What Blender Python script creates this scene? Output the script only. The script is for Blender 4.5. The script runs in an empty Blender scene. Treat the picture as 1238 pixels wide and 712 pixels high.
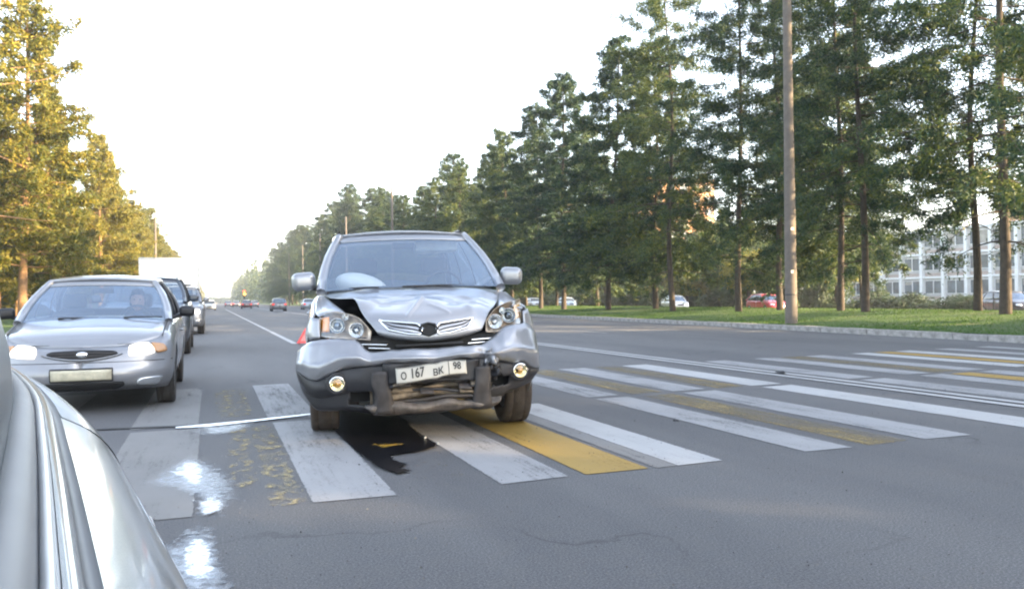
import bpy, math, random
import numpy as np
from mathutils import Vector, noise
R = math.radians
S = bpy.context.scene
COL = S.collection
# ------------------------------------------------------------------ camera
CAMH = 1.05
cam = bpy.data.cameras.new('camera'); camo = bpy.data.objects.new('camera', cam); COL.objects.link(camo)
cam.sensor_width = 36; cam.lens = 36*1012/1238; cam.clip_start = 0.05; cam.clip_end = 6000
camo.location = (0, 0, CAMH)
from mathutils import Matrix
camo.rotation_euler = (Matrix.Rotation(-R(19.7), 3, 'Z') @ Matrix.Rotation(R(90.32), 3, 'X') @ Matrix.Rotation(-R(0.7), 3, 'Z')).to_euler()
S.camera = camo
# ------------------------------------------------------------------ world, sun, exposure
SUN_EL, SUN_AZ = R(17), R(128)       # azimuth clockwise from +Y: behind the camera on the right
w = bpy.data.worlds.new('World'); S.world = w; w.use_nodes = True
nt = w.node_tree; bg = nt.nodes['Background']
sky = nt.nodes.new('ShaderNodeTexSky'); sky.sky_type = 'NISHITA'; sky.sun_disc = False
sky.sun_elevation = SUN_EL; sky.sun_rotation = SUN_AZ; sky.dust_density = 1.5; sky.air_density = 1.0; sky.ozone_density = 1.2
hs = nt.nodes.new('ShaderNodeHueSaturation'); hs.inputs['Saturation'].default_value = 0.6
nt.links.new(sky.outputs[0], hs.inputs['Color']); nt.links.new(hs.outputs[0], bg.inputs[0])
bg.inputs[1].default_value = 0.15
sl = bpy.data.lights.new('sun', 'SUN'); sl.energy = 4.8; sl.angle = R(0.6); sl.color = (1.0, 0.74, 0.42)
so = bpy.data.objects.new('sun', sl); COL.objects.link(so)
sd = Vector((math.sin(SUN_AZ)*math.cos(SUN_EL), math.cos(SUN_AZ)*math.cos(SUN_EL), math.sin(SUN_EL)))
so.rotation_euler = sd.to_track_quat('Z', 'Y').to_euler()
S.view_settings.view_transform = 'Standard'; S.view_settings.look = 'None'
S.view_settings.exposure = 2.78; S.view_settings.gamma = 1
S.cycles.filter_width = 2.1; S.cycles.max_bounces = 6; S.cycles.transparent_max_bounces = 12

# ------------------------------------------------------------------ materials
MATS = {}
def nodes(name):
    m = bpy.data.materials.new(name); m.use_nodes = True; MATS[name] = m
    return m, m.node_tree, m.node_tree.nodes['Principled BSDF']
def ramp(nt, fac, stops):
    r = nt.nodes.new('ShaderNodeValToRGB'); e = r.color_ramp.elements
    while len(e) < len(stops): e.new(0.5)
    for k, (p, c) in enumerate(stops):
        e[k].position = p; e[k].color = (c[0], c[1], c[2], 1) if len(c) > 2 else (c[0],)*3+(1,)
    nt.links.new(fac, r.inputs[0]); return r.outputs[0]
def coord(nt, scale=(1, 1, 1), kind='Object'):
    tc = nt.nodes.new('ShaderNodeTexCoord'); mp = nt.nodes.new('ShaderNodeMapping'); mp.inputs['Scale'].default_value = scale
    nt.links.new(tc.outputs[kind], mp.inputs[0]); return mp.outputs[0]
def noi(nt, vec, scale, detail=4, rough=.55):
    n = nt.nodes.new('ShaderNodeTexNoise'); n.inputs['Scale'].default_value = scale
    n.inputs['Detail'].default_value = detail; n.inputs['Roughness'].default_value = rough
    nt.links.new(vec, n.inputs['Vector']); return n.outputs[0]
def mathn(nt, op, a, b=None, clamp=False):
    m = nt.nodes.new('ShaderNodeMath'); m.operation = op; m.use_clamp = clamp
    for i, v in enumerate((a, b)):
        if v is None: continue
        if isinstance(v, (int, float)): m.inputs[i].default_value = v
        else: nt.links.new(v, m.inputs[i])
    return m.outputs[0]
def mixc(nt, fac, a, b):
    m = nt.nodes.new('ShaderNodeMix'); m.data_type = 'RGBA'
    for i, v in ((0, fac), (6, a), (7, b)):
        if isinstance(v, tuple): m.inputs[i].default_value = v + (1,)
        elif isinstance(v, (int, float)): m.inputs[i].default_value = v
        else: nt.links.new(v, m.inputs[i])
    return m.outputs[2]
def bump(nt, b, h, strength, dist=.02):
    n = nt.nodes.new('ShaderNodeBump'); n.inputs['Strength'].default_value = strength; n.inputs['Distance'].default_value = dist
    nt.links.new(h, n.inputs['Height']); nt.links.new(n.outputs[0], b.inputs['Normal'])
def simple(name, col, rough=.5, metal=0, coat=0, var=.15, nscale=6, emit=None, bmp=0):
    m, nt, b = nodes(name)
    v = coord(nt); n = noi(nt, v, nscale)
    lo = tuple(c*(1-var) for c in col); hi = tuple(min(1, c*(1+var)) for c in col)
    nt.links.new(ramp(nt, n, [(.3, lo), (.7, hi)]), b.inputs['Base Color'])
    b.inputs['Roughness'].default_value = rough; b.inputs['Metallic'].default_value = metal
    b.inputs['Coat Weight'].default_value = coat; b.inputs['Coat Roughness'].default_value = .06
    if emit: b.inputs['Emission Color'].default_value = emit[:3]+(1,); b.inputs['Emission Strength'].default_value = emit[3]
    if bmp: bump(nt, b, noi(nt, v, nscale*6), bmp)
    return m
def paint(name, col, metal=.6, dirt=.25):
    m, nt, b = nodes(name); v = coord(nt)
    fl = noi(nt, v, 900, 1); di = noi(nt, v, 2.3, 6, .65)
    sp = nt.nodes.new('ShaderNodeSeparateXYZ'); nt.links.new(v, sp.inputs[0])
    low = mathn(nt, 'SUBTRACT', .75, sp.outputs[2]); low = mathn(nt, 'MULTIPLY', low, 1.2, True)
    base = ramp(nt, fl, [(.3, tuple(c*.86 for c in col)), (.7, tuple(min(1, c*1.12) for c in col))])
    f = mathn(nt, 'MULTIPLY', mathn(nt, 'ADD', mathn(nt, 'MULTIPLY', low, 1.3), .25), ramp(nt, di, [(.35, (0,)), (.75, (1,))]))
    f = mathn(nt, 'MULTIPLY', f, dirt*2, True)
    nt.links.new(mixc(nt, f, base, (.17, .15, .13)), b.inputs['Base Color'])
    nt.links.new(mathn(nt, 'ADD', mathn(nt, 'MULTIPLY', f, .35), .31), b.inputs['Roughness'])
    b.inputs['Metallic'].default_value = metal; b.inputs['Coat Weight'].default_value = .8; b.inputs['Coat Roughness'].default_value = .07
    return m
def glass(name, tint=(.55, .6, .62), refl=.12, rough=.03, gcol=(.72, .84, 1)):
    m = bpy.data.materials.new(name); m.use_nodes = True; MATS[name] = m; nt = m.node_tree
    nt.nodes.remove(nt.nodes['Principled BSDF']); out = nt.nodes['Material Output']
    t = nt.nodes.new('ShaderNodeBsdfTransparent'); t.inputs[0].default_value = tint+(1,)
    g = nt.nodes.new('ShaderNodeBsdfGlossy'); g.inputs['Roughness'].default_value = rough; g.inputs[0].default_value = gcol+(1,)
    lw = nt.nodes.new('ShaderNodeLayerWeight'); lw.inputs[0].default_value = .5
    f5 = mathn(nt, 'MULTIPLY', mathn(nt, 'POWER', lw.outputs['Facing'], 3.2), .85)
    mx = nt.nodes.new('ShaderNodeMixShader')
    nt.links.new(mathn(nt, 'ADD', f5, refl, True), mx.inputs[0])
    nt.links.new(t.outputs[0], mx.inputs[1]); nt.links.new(g.outputs[0], mx.inputs[2]); nt.links.new(mx.outputs[0], out.inputs[0])
    return m
silver = paint('silver_paint', (.24, .25, .28), .6, .22)
silver2 = paint('pale_silver_paint', (.26, .272, .30), .52, .32)
silvers = paint('sedan_silver_paint', (.26, .27, .295), .42, .22)
silver3 = paint('flank_paint', (.30, .315, .32), .2, .10)
darkpaint = paint('dark_blue_paint', (.03, .04, .06), .3)
greypaint = paint('grey_paint', (.16, .17, .19), .4)
whitepaint = paint('white_paint', (.5, .5, .49), 0, .1)
redpaint = paint('red_paint', (.42, .02, .03), .1, .1)
navypaint = paint('navy_paint', (.008, .010, .022), 0)
bluegreypaint = paint('pale_blue_paint', (.4, .48, .55), .3)
maroonpaint = paint('maroon_paint', (.12, .03, .03), .2)
plastic = simple('black_plastic', (.013, .013, .016), .5, var=.3)
plastic2 = simple('grey_brown_plastic', (.048, .042, .040), .6, var=.35, nscale=14)
dirtmetal = simple('dusty_crash_metal', (.15, .12, .085), .7, .1, var=.5, nscale=18, bmp=.4)
void = simple('engine_bay_black', (.012, .012, .013), .8)
rubber = simple('tyre_rubber', (.035, .032, .03), .85, var=.3, nscale=20, bmp=.3)
dustrubber = simple('dusty_tyre_rubber', (.055, .043, .034), .9, var=.3, nscale=16, bmp=.4)
alloy = simple('alloy_rim', (.42, .42, .43), .35, .8)
chrome = simple('chrome', (.82, .84, .86), .12, 1, var=.04)
reflector = simple('lamp_reflector', (.72, .74, .76), .22, .9)
amber = simple('amber_lens', (.40, .21, .09), .2, 0, .6)
clear = glass('clear_lens', (.93, .94, .95), .03)
wglass = glass('windshield_glass', (.70, .76, .79), .19)
sglass = glass('side_glass', (.35, .4, .42), .12)
farglass = simple('dark_window_glass', (.03, .04, .05), .08, 0, .5)
lampwhite = simple('lit_headlight', (.6, .6, .6), .2, emit=(1, .93, .82, .32))
lampred = simple('lit_tail_light', (.5, .02, .01), .3, emit=(1, .06, .03, .16))
redlens = simple('red_lens', (.35, .01, .01), .25, 0, .5)
seatm = simple('grey_seat_fabric', (.07, .07, .075), .85)
dashm = simple('dashboard_plastic', (.05, .05, .055), .7)
platew = simple('glare_tinted_plate', (.45, .42, .32), .4, var=.22, nscale=16)  # warm tint puts the glare on the plate into its colour
bagm = simple('airbag_cloth', (.80, .78, .74), .8, var=.08, bmp=.3)
platem = simple('plate_white', (.42, .41, .37), .4, var=.06)
ink = simple('plate_black_ink', (.02, .02, .02), .5)
skin = simple('skin', (.55, .32, .23), .55, var=.08)
hairm = simple('dark_hair', (.04, .025, .02), .7)
shirt = simple('dark_shirt', (.05, .06, .10), .8)
concrete = simple('weathered_concrete', (.30, .28, .26), .85, var=.25, nscale=3, bmp=.3)
kerbm = simple('granite_kerb', (.25, .24, .23), .8, var=.35, nscale=8, bmp=.3)
whitewall = simple('pale_building_wall', (.50, .50, .52), .8, var=.10, nscale=1.5)
whitetrim = simple('white_building_pier', (.72, .73, .75), .8, var=.06, nscale=2)
spandrel = simple('brown_spandrel', (.36, .30, .27), .8, var=.15)
winm = simple('building_window', (.10, .13, .16), .15, 0, .3, var=.4, nscale=.7)
brickm = simple('orange_brick', (.42, .22, .11), .85, var=.15, nscale=4)
vanwhite = simple('van_box_white', (.62, .60, .56), .55, var=.05)

# ------------------------------------------------------------------ mesh helpers
def tag(o, label=None, cat=None, group=None, kind=None):
    if label: o['label'] = label
    if cat: o['category'] = cat
    if group: o['group'] = group
    if kind: o['kind'] = kind
    return o
def empty(name, loc=(0, 0, 0), rz=0, label=None, cat=None, group=None):
    o = bpy.data.objects.new(name, None); COL.objects.link(o); o.location = loc; o.rotation_euler = (0, 0, rz); o.empty_display_size = .2
    return tag(o, label, cat, group)
def raw(name, v, f, m, parent=None, smooth=True):
    me = bpy.data.meshes.new(name); me.from_pydata([tuple(map(float, p)) for p in v], [], [tuple(map(int, q)) for q in f]); me.update()
    me.validate()
    if m is not None:
        for mm in (m if isinstance(m, (list, tuple)) else [m]): me.materials.append(mm)
    if smooth: me.polygons.foreach_set('use_smooth', [True]*len(me.polygons))
    o = bpy.data.objects.new(name, me); COL.objects.link(o)
    if parent: o.parent = parent
    return o
def fast(name, v, faces_n, m, parent=None, fn=3):
    """v: (N*fn,3) array, consecutive loose faces"""
    me = bpy.data.meshes.new(name); n = len(v); k = n//fn
    me.vertices.add(n); me.vertices.foreach_set('co', np.asarray(v, np.float32).ravel())
    me.loops.add(n); me.loops.foreach_set('vertex_index', np.arange(n, dtype=np.int32))
    me.polygons.add(k); me.polygons.foreach_set('loop_start', np.arange(0, n, fn, dtype=np.int32)); me.polygons.foreach_set('loop_total', np.full(k, fn, np.int32))
    me.materials.append(m); me.update(calc_edges=True); return me
def cr(P, n, axis=0):
    """Catmull-Rom upsample by n along axis"""
    P = np.moveaxis(np.asarray(P, float), axis, 0); k = len(P)
    if n <= 1 or k < 3:
        if k == 2 and n > 1:
            t = np.linspace(0, 1, n+1).reshape(-1, *([1]*(P.ndim-1))); return np.moveaxis(P[0]*(1-t)+P[1]*t, 0, axis)
        return np.moveaxis(P, 0, axis)
    Q = np.concatenate([[2*P[0]-P[1]], P, [2*P[-1]-P[-2]]]); out = []
    for i in range(k-1):
        a, b, c, d = Q[i:i+4]
        for j in range(n):
            t = j/n
            out.append(.5*(2*b+(c-a)*t+(2*a-5*b+4*c-d)*t*t+(3*b-a-3*c+d)*t**3))
    out.append(P[-1]); return np.moveaxis(np.array(out), 0, axis)
def gridf(r, c, skip=None):
    F = []
    for i in range(r-1):
        for j in range(c-1):
            if skip is not None and skip(i, j): continue
            F.append((i*c+j, i*c+j+1, (i+1)*c+j+1, (i+1)*c+j))
    return F
def patch(name, G, m, parent=None, up=(3, 3), thick=0, skip=None, fn=None, smooth=True):
    G = cr(cr(G, up[0], 0), up[1], 1)
    if fn is not None: G = fn(G)
    r, c = G.shape[:2]; V = G.reshape(-1, 3)
    sk = (lambda i, j: skip(G[i:i+2, j:j+2].reshape(-1, 3).mean(0))) if skip else None
    o = raw(name, V, gridf(r, c, sk), m, parent, smooth)
    if thick:
        s = o.modifiers.new('solid', 'SOLIDIFY'); s.thickness = thick; s.offset = 0
    return o
def box(name, c, s, m, parent=None, bev=.01, rot=None, seg=2):
    x, y, z = (k/2 for k in s)
    V = [(a*x, b*y, d*z) for d in (-1, 1) for b in (-1, 1) for a in (-1, 1)]
    F = [(0, 2, 3, 1), (4, 5, 7, 6), (0, 1, 5, 4), (2, 6, 7, 3), (0, 4, 6, 2), (1, 3, 7, 5)]
    if rot is not None:
        from mathutils import Euler
        e = Euler(rot).to_matrix(); V = [tuple(e @ Vector(p)) for p in V]
    V = [(p[0]+c[0], p[1]+c[1], p[2]+c[2]) for p in V]
    o = raw(name, V, F, m, parent, smooth=bool(bev))
    if bev:
        b = o.modifiers.new('bevel', 'BEVEL'); b.width = min(bev, min(s)*.45); b.segments = seg; b.limit_method = 'ANGLE'
        o.data.polygons.foreach_set('use_smooth', [True]*6)
        wn = o.modifiers.new('wn', 'WEIGHTED_NORMAL')
    return o
def tubemesh(pts, rad, n=8, caps=True):
    P = np.array(pts, float); k = len(P); r = np.full(k, rad) if np.isscalar(rad) else np.array(rad, float)
    T = np.gradient(P, axis=0); T /= np.linalg.norm(T, axis=1)[:, None]+1e-9
    up = np.array([0, 0, 1.0]) if abs(T[:, 2]).mean() < .8 else np.array([0, 1.0, 0])
    V = []; 
    for i in range(k):
        a = np.cross(T[i], up); a /= np.linalg.norm(a)+1e-9; b = np.cross(T[i], a)
        for j in range(n):
            t = 2*math.pi*j/n; V.append(P[i]+r[i]*(a*math.cos(t)+b*math.sin(t)))
    F = [(i*n+j, i*n+(j+1) % n, (i+1)*n+(j+1) % n, (i+1)*n+j) for i in range(k-1) for j in range(n)]
    if caps: F += [tuple(range(n)), tuple(reversed(range((k-1)*n, k*n)))]
    return V, F
def tube(name, pts, rad, m, parent=None, n=8, smooth=True):
    V, F = tubemesh(pts, rad, n); return raw(name, V, F, m, parent, smooth)
def lathe(name, prof, c, axis, m, parent=None, n=28):
    """prof: (radius, along) ; axis 'x','y','z'"""
    V = []; 
    for r_, h in prof:
        for j in range(n):
            t = 2*math.pi*j/n; a, b = r_*math.cos(t), r_*math.sin(t)
            p = {'x': (h, a, b), 'y': (a, h, b), 'z': (a, b, h)}[axis]
            V.append((p[0]+c[0], p[1]+c[1], p[2]+c[2]))
    k = len(prof)
    F = [(i*n+j, i*n+(j+1) % n, (i+1)*n+(j+1) % n, (i+1)*n+j) for i in range(k-1) for j in range(n)]
    return raw(name, V, F, m, parent)
def merge(parts):
    V, F, o = [], [], 0
    for v, f in parts:
        V += list(v); F += [tuple(i+o for i in q) for q in f]; o += len(v)
    return V, F
def boxvf(c, s):
    x, y, z = (k/2 for k in s)
    V = [(a*x+c[0], b*y+c[1], d*z+c[2]) for d in (-1, 1) for b in (-1, 1) for a in (-1, 1)]
    return V, [(0, 2, 3, 1), (4, 5, 7, 6), (0, 1, 5, 4), (2, 6, 7, 3), (0, 4, 6, 2), (1, 3, 7, 5)]
def copy_tree(o, parent=None):
    c = o.copy(); COL.objects.link(c)
    if parent: c.parent = parent
    for ch in list(o.children): copy_tree(ch, c)
    return c
def ip(x, tab):
    xs, ys = zip(*tab); return float(np.interp(x, xs, ys))

# ------------------------------------------------------------------ wheels and generic car
def wheel(parent, x, y, r, wd, side, rub=rubber, detail=True, steer=0):
    """side=+1 outer face towards +x"""
    t = empty('wheel', (x, y, r), 0); t.parent = parent; t.rotation_euler = (0, 0, steer)
    h = wd/2
    prof = [(r*.62, -h*.8), (r*.80, -h), (r*.93, -h*.99), (r*.975, -h*.9), (r*.995, -h*.72), (r, -h*.5), (r*.988, -h*.47), (r*.988, -h*.40), (r, -h*.37), (r, h*.37), (r*.988, h*.40), (r*.988, h*.47), (r, h*.5), (r*.995, h*.72), (r*.975, h*.9), (r*.93, h*.99), (r*.80, h), (r*.62, h*.8)]
    lathe('tyre', prof, (0, 0, 0), 'x', rub, t, 36 if detail else 18)
    s = side
    lathe('rim', [(r*.64, -h*.7*s), (r*.60, -h*.2*s), (r*.60, h*.4*s), (r*.66, h*.86*s), (r*.62, h*.78*s), (r*.55, h*.45*s)], (0, 0, 0), 'x', alloy, t, 28 if detail else 14)
    parts = []
    lv, lf = [], []
    for k in range(5):
        a = 2*math.pi*k/5
        d = np.array([0, math.cos(a), math.sin(a)]); q = np.array([0, -math.sin(a), math.cos(a)])
        V = []
        for (rr, hw) in ((.02, .05), (r*.60, .028)):
            for dx in (.25, .62):
                for sg in (-1, 1): V.append(tuple(d*rr+q*hw*sg*(r/.33)+np.array([h*dx*s, 0, 0])))
        parts.append((V, [(0, 1, 3, 2), (4, 6, 7, 5), (0, 4, 5, 1), (2, 3, 7, 6), (0, 2, 6, 4), (1, 5, 7, 3)]))
    V, F = merge(parts); raw('spokes', V, F, alloy, t, False)
    lathe('brake_disc', [(0.0, h*.05*s), (r*.5, h*.05*s), (r*.5, -h*.1*s)], (0, 0, 0), 'x', plastic2, t, 16)
    return t
class Car:
    def __init__(s, root, **k):
        s.root = root
        d = dict(w=.84, L=4.2, af=.55, nf=2.7, ar=.5, nr=2.9, yw=(.85, 3.3), rw=.30, tw=.19, zs=.22, zt=[(0, .66), (.25, .74), (1.2, .93), (2.9, .95), (3.7, .96), (4.2, .90)],
                 crown=[(0, .02), (.4, .05), (4.2, .04)], ff=[(.2, .05), (.35, 0), (.5, 0), (.62, .03), (.8, .09)], fr=[(.2, .05), (.4, 0), (.6, 0), (.8, .05), (1, .1)],
                 A=(1.05, .93), B=(1.75, 1.36), C=(2.85, 1.36), D=(3.6, .96), wb=.76, wt=.58, pill=[(.40, .03), (.78, .03)], doors=[(1.25, 2.15), (2.17, 3.0)],
                 m=silver, glassm=wglass, sgl=sglass, detail=2, rough=None, seats=True, hoodm=None, front=True, roofcrown=.05)
        d.update(k)
        for a, b in d.items(): setattr(s, a, b)
        if s.detail == 0: s.glassm = s.sgl = farglass
        s.plan()
    def plan(s):
        P = []; n = 16 if s.detail else 9
        for i in range(n+1):
            t = (i/n)*math.pi/2; P.append((s.w*math.sin(t)**(2/s.nf), s.af*(1-math.cos(t)**(2/s.nf))))
        ys = set(np.round(np.arange(s.af+.12, s.L-s.ar-.05, .14 if s.detail else .3), 3))
        Ra = s.rw+.045
        for yw in s.yw:
            for t in np.linspace(-1, 1, 15 if s.detail else 9): ys.add(round(yw+Ra*math.sin(t*math.pi/2), 3))
            ys.add(round(yw-Ra-.004, 3)); ys.add(round(yw+Ra+.004, 3))
        for a, b in s.doors: ys |= {round(a, 3), round(b, 3)}
        ys = sorted(y for y in ys if s.af+.015 < y < s.L-s.ar-.015)
        P += [(s.w, y) for y in ys]
        for i in range(n+1):
            t = (1-i/n)*math.pi/2; P.append((s.w*math.sin(t)**(2/s.nr), s.L-s.ar*(1-math.cos(t)**(2/s.nr))))
        P = np.array(P); # merge near duplicates
        keep = [0]+[i for i in range(1, len(P)) if np.linalg.norm(P[i]-P[i-1]) > 1e-3]; P = P[keep]
        P[-1, 0] = 0; s.P = P
        T = np.gradient(P, axis=0); T[0] = (1, 0); T[-1] = (-1, 0); T /= np.linalg.norm(T, axis=1)[:, None]; s.N = np.stack([T[:, 1], -T[:, 0]], 1)
    def inset(s, z, zt, N):
        t = (z-s.zs)/max(.05, zt-s.zs)
        d = .05*max(0, (.30-t)/.30)**2+.055*max(0, (t-.72)/.28)**2+.012*math.sin(max(0, min(1, t))*math.pi*2+1.2)*.6+.008
        d += max(0, -N[1])*ip(z, s.ff)+max(0, N[1])*ip(z, s.fr)
        return d
    def pt(s, P, N, z, off=0, zt=None):
        if zt is None: zt = ip(P[1], s.zt)
        d = s.inset(z, zt, N)-off
        return np.array([P[0]-N[0]*d, P[1]-N[1]*d, z])
    def zb(s, y):
        z = s.zs; Ra = s.rw+.045
        for yw in s.yw:
            if abs(y-yw) < Ra: z = max(z, s.rw+math.sqrt(Ra*Ra-(y-yw)**2))
        return z
    def fpt(s, x, z, off=0, rear=False, sx=None):
        """point on the front (or rear) skin at lateral x, height z"""
        n = len(s.P)//2; P, N = (s.P[:n], s.N[:n]) if not rear else (s.P[::-1][:n], s.N[::-1][:n])
        ax = min(abs(x), s.w-.004); k = int(np.searchsorted(P[:, 0], ax)); k = max(1, min(n-1, k))
        t = (ax-P[k-1, 0])/max(1e-6, P[k, 0]-P[k-1, 0]); t = max(0, min(1, t))
        p = P[k-1]*(1-t)+P[k]*t; q = N[k-1]*(1-t)+N[k]*t; q = q/np.linalg.norm(q)
        r = s.pt(p, q, z, off); r[0] = math.copysign(r[0], x) if abs(x) > 1e-6 else 0
        return r
    def spt(s, y, z, off=0, sg=1):
        r = s.pt(np.array([s.w, y]), np.array([1, 0]), z, off); r[0] *= sg; return r
    def fpatch(s, name, quad, m, off=.008, thick=.012, rear=False, up=(6, 8), parent=None, mirror=False, rnd=0):
        """quad: TL,TR,BR,BL in (x,z)"""
        q = [np.array(a, float) for a in quad]; G = []
        if mirror: q = [np.array([-a[0], a[1]]) for a in q]
        r, c = up
        for i in range(r+1):
            row = []
            for j in range(c+1):
                u, v = j/c, i/r
                if rnd:   # rounded (squircle) corners
                    a, b = 2*u-1, 2*v-1; k = rnd
                    a2 = a*math.sqrt(max(0, 1-k*b*b/2)); b2 = b*math.sqrt(max(0, 1-k*a*a/2)); u2, v2 = (a2+1)/2, (b2+1)/2
                else: u2, v2 = u, v
                x, z = (q[0]*(1-u2)+q[1]*u2)*(1-v2)+(q[3]*(1-u2)+q[2]*u2)*v2
                row.append(s.fpt(x, z, off, rear))
            G.append(row)
        return patch(name, np.array(G), m, parent or s.root, (1, 1), thick)
    def build(s, skipfront=None):
        rt = s.root; nz = 9 if s.detail else 5
        cols = []; 
        for i, (P, N) in enumerate(zip(s.P, s.N)):
            zt = ip(P[1], s.zt); z0 = s.zb(P[1]) if abs(N[0]) > .55 else s.zs
            zd = .30
            zz = [z0+(zt-z0)*(t**.9) for t in np.linspace(0, 1, nz)]
            cols.append([s.pt(P, N, z, 0, zt) for z in zz])
        C = np.array(cols)          # half ring
        def indoor(i): 
            y = s.P[i:i+2, 1].mean(); return s.detail and s.P[i, 0] > s.w-.01 and any(a <= y <= b for a, b in s.doors)
        V, F = [], []
        M = C*np.array([-1, 1, 1])
        n = len(C)
        for sgn, A in ((1, C), (-1, M)):
            o = len(V); V += list(A.reshape(-1, 3))
            for i in range(n-1):
                if skipfront is not None and s.P[i:i+2, 1].mean() < skipfront: continue
                if indoor(i): continue
                for j in range(nz-1):
                    q = (o+i*nz+j, o+(i+1)*nz+j, o+(i+1)*nz+j+1, o+i*nz+j+1)
                    F.append(q if sgn > 0 else q[::-1])
        # cap
        nx = 10 if s.detail else 6; o = len(V); rows = []
        T = C[:, -1]
        for i in range(n):
            xe, y, z = T[i]; cz = ip(y, s.crown)*min(1, xe/.5)
            for k in range(nx+1):
                u = -1+2*k/nx; V.append((xe*u, y, z+cz*(1-u*u)-.002*0))
        for i in range(n-1):
            if skipfront is not None and T[i:i+2, 1].mean() < skipfront: continue
            ym = T[i:i+2, 1].mean()
            if s.A[0]+.12 < ym < s.D[0]-.05: continue
            for k in range(nx): F.append((o+i*(nx+1)+k, o+i*(nx+1)+k+1, o+(i+1)*(nx+1)+k+1, o+(i+1)*(nx+1)+k))
        b = raw('body', V, F, s.m, rt)
        b.modifiers.new('solid', 'SOLIDIFY').thickness = .012
        # doors
        if s.detail:
            for (ya, yb) in s.doors:
                ids = [i for i in range(n) if ya-1e-3 <= s.P[i, 1] <= yb+1e-3 and s.P[i, 0] > s.w-.01]
                for A, sg in ((C, 1), (M, -1)):
                    G = A[ids].copy()
                    G[0, :, 1] += .004; G[-1, :, 1] -= .004
                    d = raw('door', G.reshape(-1, 3), [q if sg > 0 else q[::-1] for q in [(f[0], f[3], f[2], f[1]) for f in gridf(*G.shape[:2])]], s.m, rt)
                    d.modifiers.new('solid', 'SOLIDIFY').thickness = .012
                    zz = ip(ya, s.zt)-.14; hx = s.spt(yb-.14, zz, .02, sg)
                    tube('handle', [s.spt(yb-.22, zz, .0, sg), s.spt(yb-.20, zz, .03, sg), s.spt(yb-.07, zz, .03, sg), s.spt(yb-.05, zz, 0, sg)], .012, s.m, d, 6)
        # dark liner and floor
        parts = [boxvf((0, s.L/2, s.zs+.14), (2*s.w-.52, s.L-.5, .22))]
        for sg in (1, -1):
            G = []
            for i in range(n):
                if s.P[i, 0] < s.w-.01 or (skipfront and s.P[i, 1] < skipfront): continue
                zt = ip(s.P[i, 1], s.zt); z0 = s.zb(s.P[i, 1])
                G.append([s.pt(s.P[i], s.N[i], z, -.03, zt)*np.array([sg, 1, 1]) for z in np.linspace(z0+.01, zt-.04, 4)])
            G = np.array(G); parts.append((list(G.reshape(-1, 3)), gridf(*G.shape[:2])))
        V, F = merge(parts); raw('underbody', V, F, void, rt, False)
        s.greenhouse()
        for yw, k in zip(s.yw, (0, 1)):
            for sg in (1, -1): wheel(rt, sg*(s.w-s.tw/2-.015), yw, s.rw, s.tw, sg, s.rub if hasattr(s, 'rub') else rubber, s.detail > 0, getattr(s, 'steer', 0)*(1-k))
    def greenhouse(s):
        rt = s.root; dt = s.detail
        bow = .10
        def sidept(a, b, sg, off=0):
            A0 = np.array([s.wb, s.A[0], s.A[1]]); D0 = np.array([s.wb-.02, s.D[0], s.D[1]])
            B1 = np.array([s.wt, s.B[0], s.B[1]]); C1 = np.array([s.wt-.02, s.C[0], s.C[1]])
            lo = A0*(1-a)+D0*a; lo[0] = s.wb+.03*math.sin(math.pi*a); lo[2] = min(lo[2], 9)
            hi = B1*(1-a)+C1*a; hi[0] = s.wt+.03*math.sin(math.pi*a); hi[2] += .02*math.sin(math.pi*a)
            p = lo*(1-b)+hi*b; p[0] += .035*math.sin(math.pi*b)+off; p[0] *= sg; return p
        s.sidept = sidept
        def screen(front, inset, b0, b1, m, name, bulge=bow, nn=(5, 8), th=.004):
            a = 0 if front else 1; G = []
            for i in range(nn[0]+1):
                b = b0+(b1-b0)*i/nn[0]; L_, R_ = sidept(a, b, -1), sidept(a, b, 1)
                row = []
                for j in range(nn[1]+1):
                    u = inset+(1-2*inset)*j/nn[1]; p = L_*(1-u)+R_*u
                    k = 4*u*(1-u); p[1] += (-1 if front else 1)*bulge*k*(1-.35*b); p[2] += .02*k*(1-b)+.02*k*b; row.append(p)
                G.append(row)
            return patch(name, np.array(G), m, rt, (1, 1), th if m in (s.m, plastic) else 0)
        screen(True, .0, -.03, 1.0, s.glassm, 'windshield')
        screen(False, .0, -.03, 1.0, s.glassm if dt else farglass, 'rear_window')
        for sg in (1, -1):
            tube('pillar', [sidept(0, b, sg) for b in np.linspace(-.05, 1.02, 6)], [.044, .042, .04, .038, .036, .034], s.m, rt, 8)
            tube('pillar', [sidept(1, b, sg) for b in np.linspace(-.05, 1.02, 6)], .045, s.m, rt, 8)
            G = np.array([[sidept(a, b, sg, -.004) for a in np.linspace(.02, .99, 12)] for b in np.linspace(-.06, 1, 5)])
            patch('side_window', G, s.sgl, rt, (1, 1), 0)
            for a, wd in s.pill:
                G = np.array([[sidept(a+q, b, sg, .004) for q in (-wd/2, wd/2)] for b in np.linspace(-.06, 1.0, 5)])
                patch('pillar', G, plastic if wd < .06 else s.m, rt, (1, 1), .02)
            tube('roof_rail', [sidept(a, 1.0, sg) for a in np.linspace(0, 1, 9)], .032, s.m, rt, 8)
        # roof
        G = []
        for i in range(11):
            a = i/10; L_, R_ = sidept(a, 1, -1), sidept(a, 1, 1); row = []
            for j in range(11):
                u = j/10; p = L_*(1-u)+R_*u; k = 4*u*(1-u); e = bow*.65*k*(1-2*a); p[1] -= e; p[2] += .02*k+(s.roofcrown)*k*math.sin(math.pi*(.12+.76*a))*.6+.012+.015*math.sin(math.pi*a); row.append(p)
            G.append(row)
        patch('roof', np.array(G), s.m, rt, (1, 1), .02); 
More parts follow.
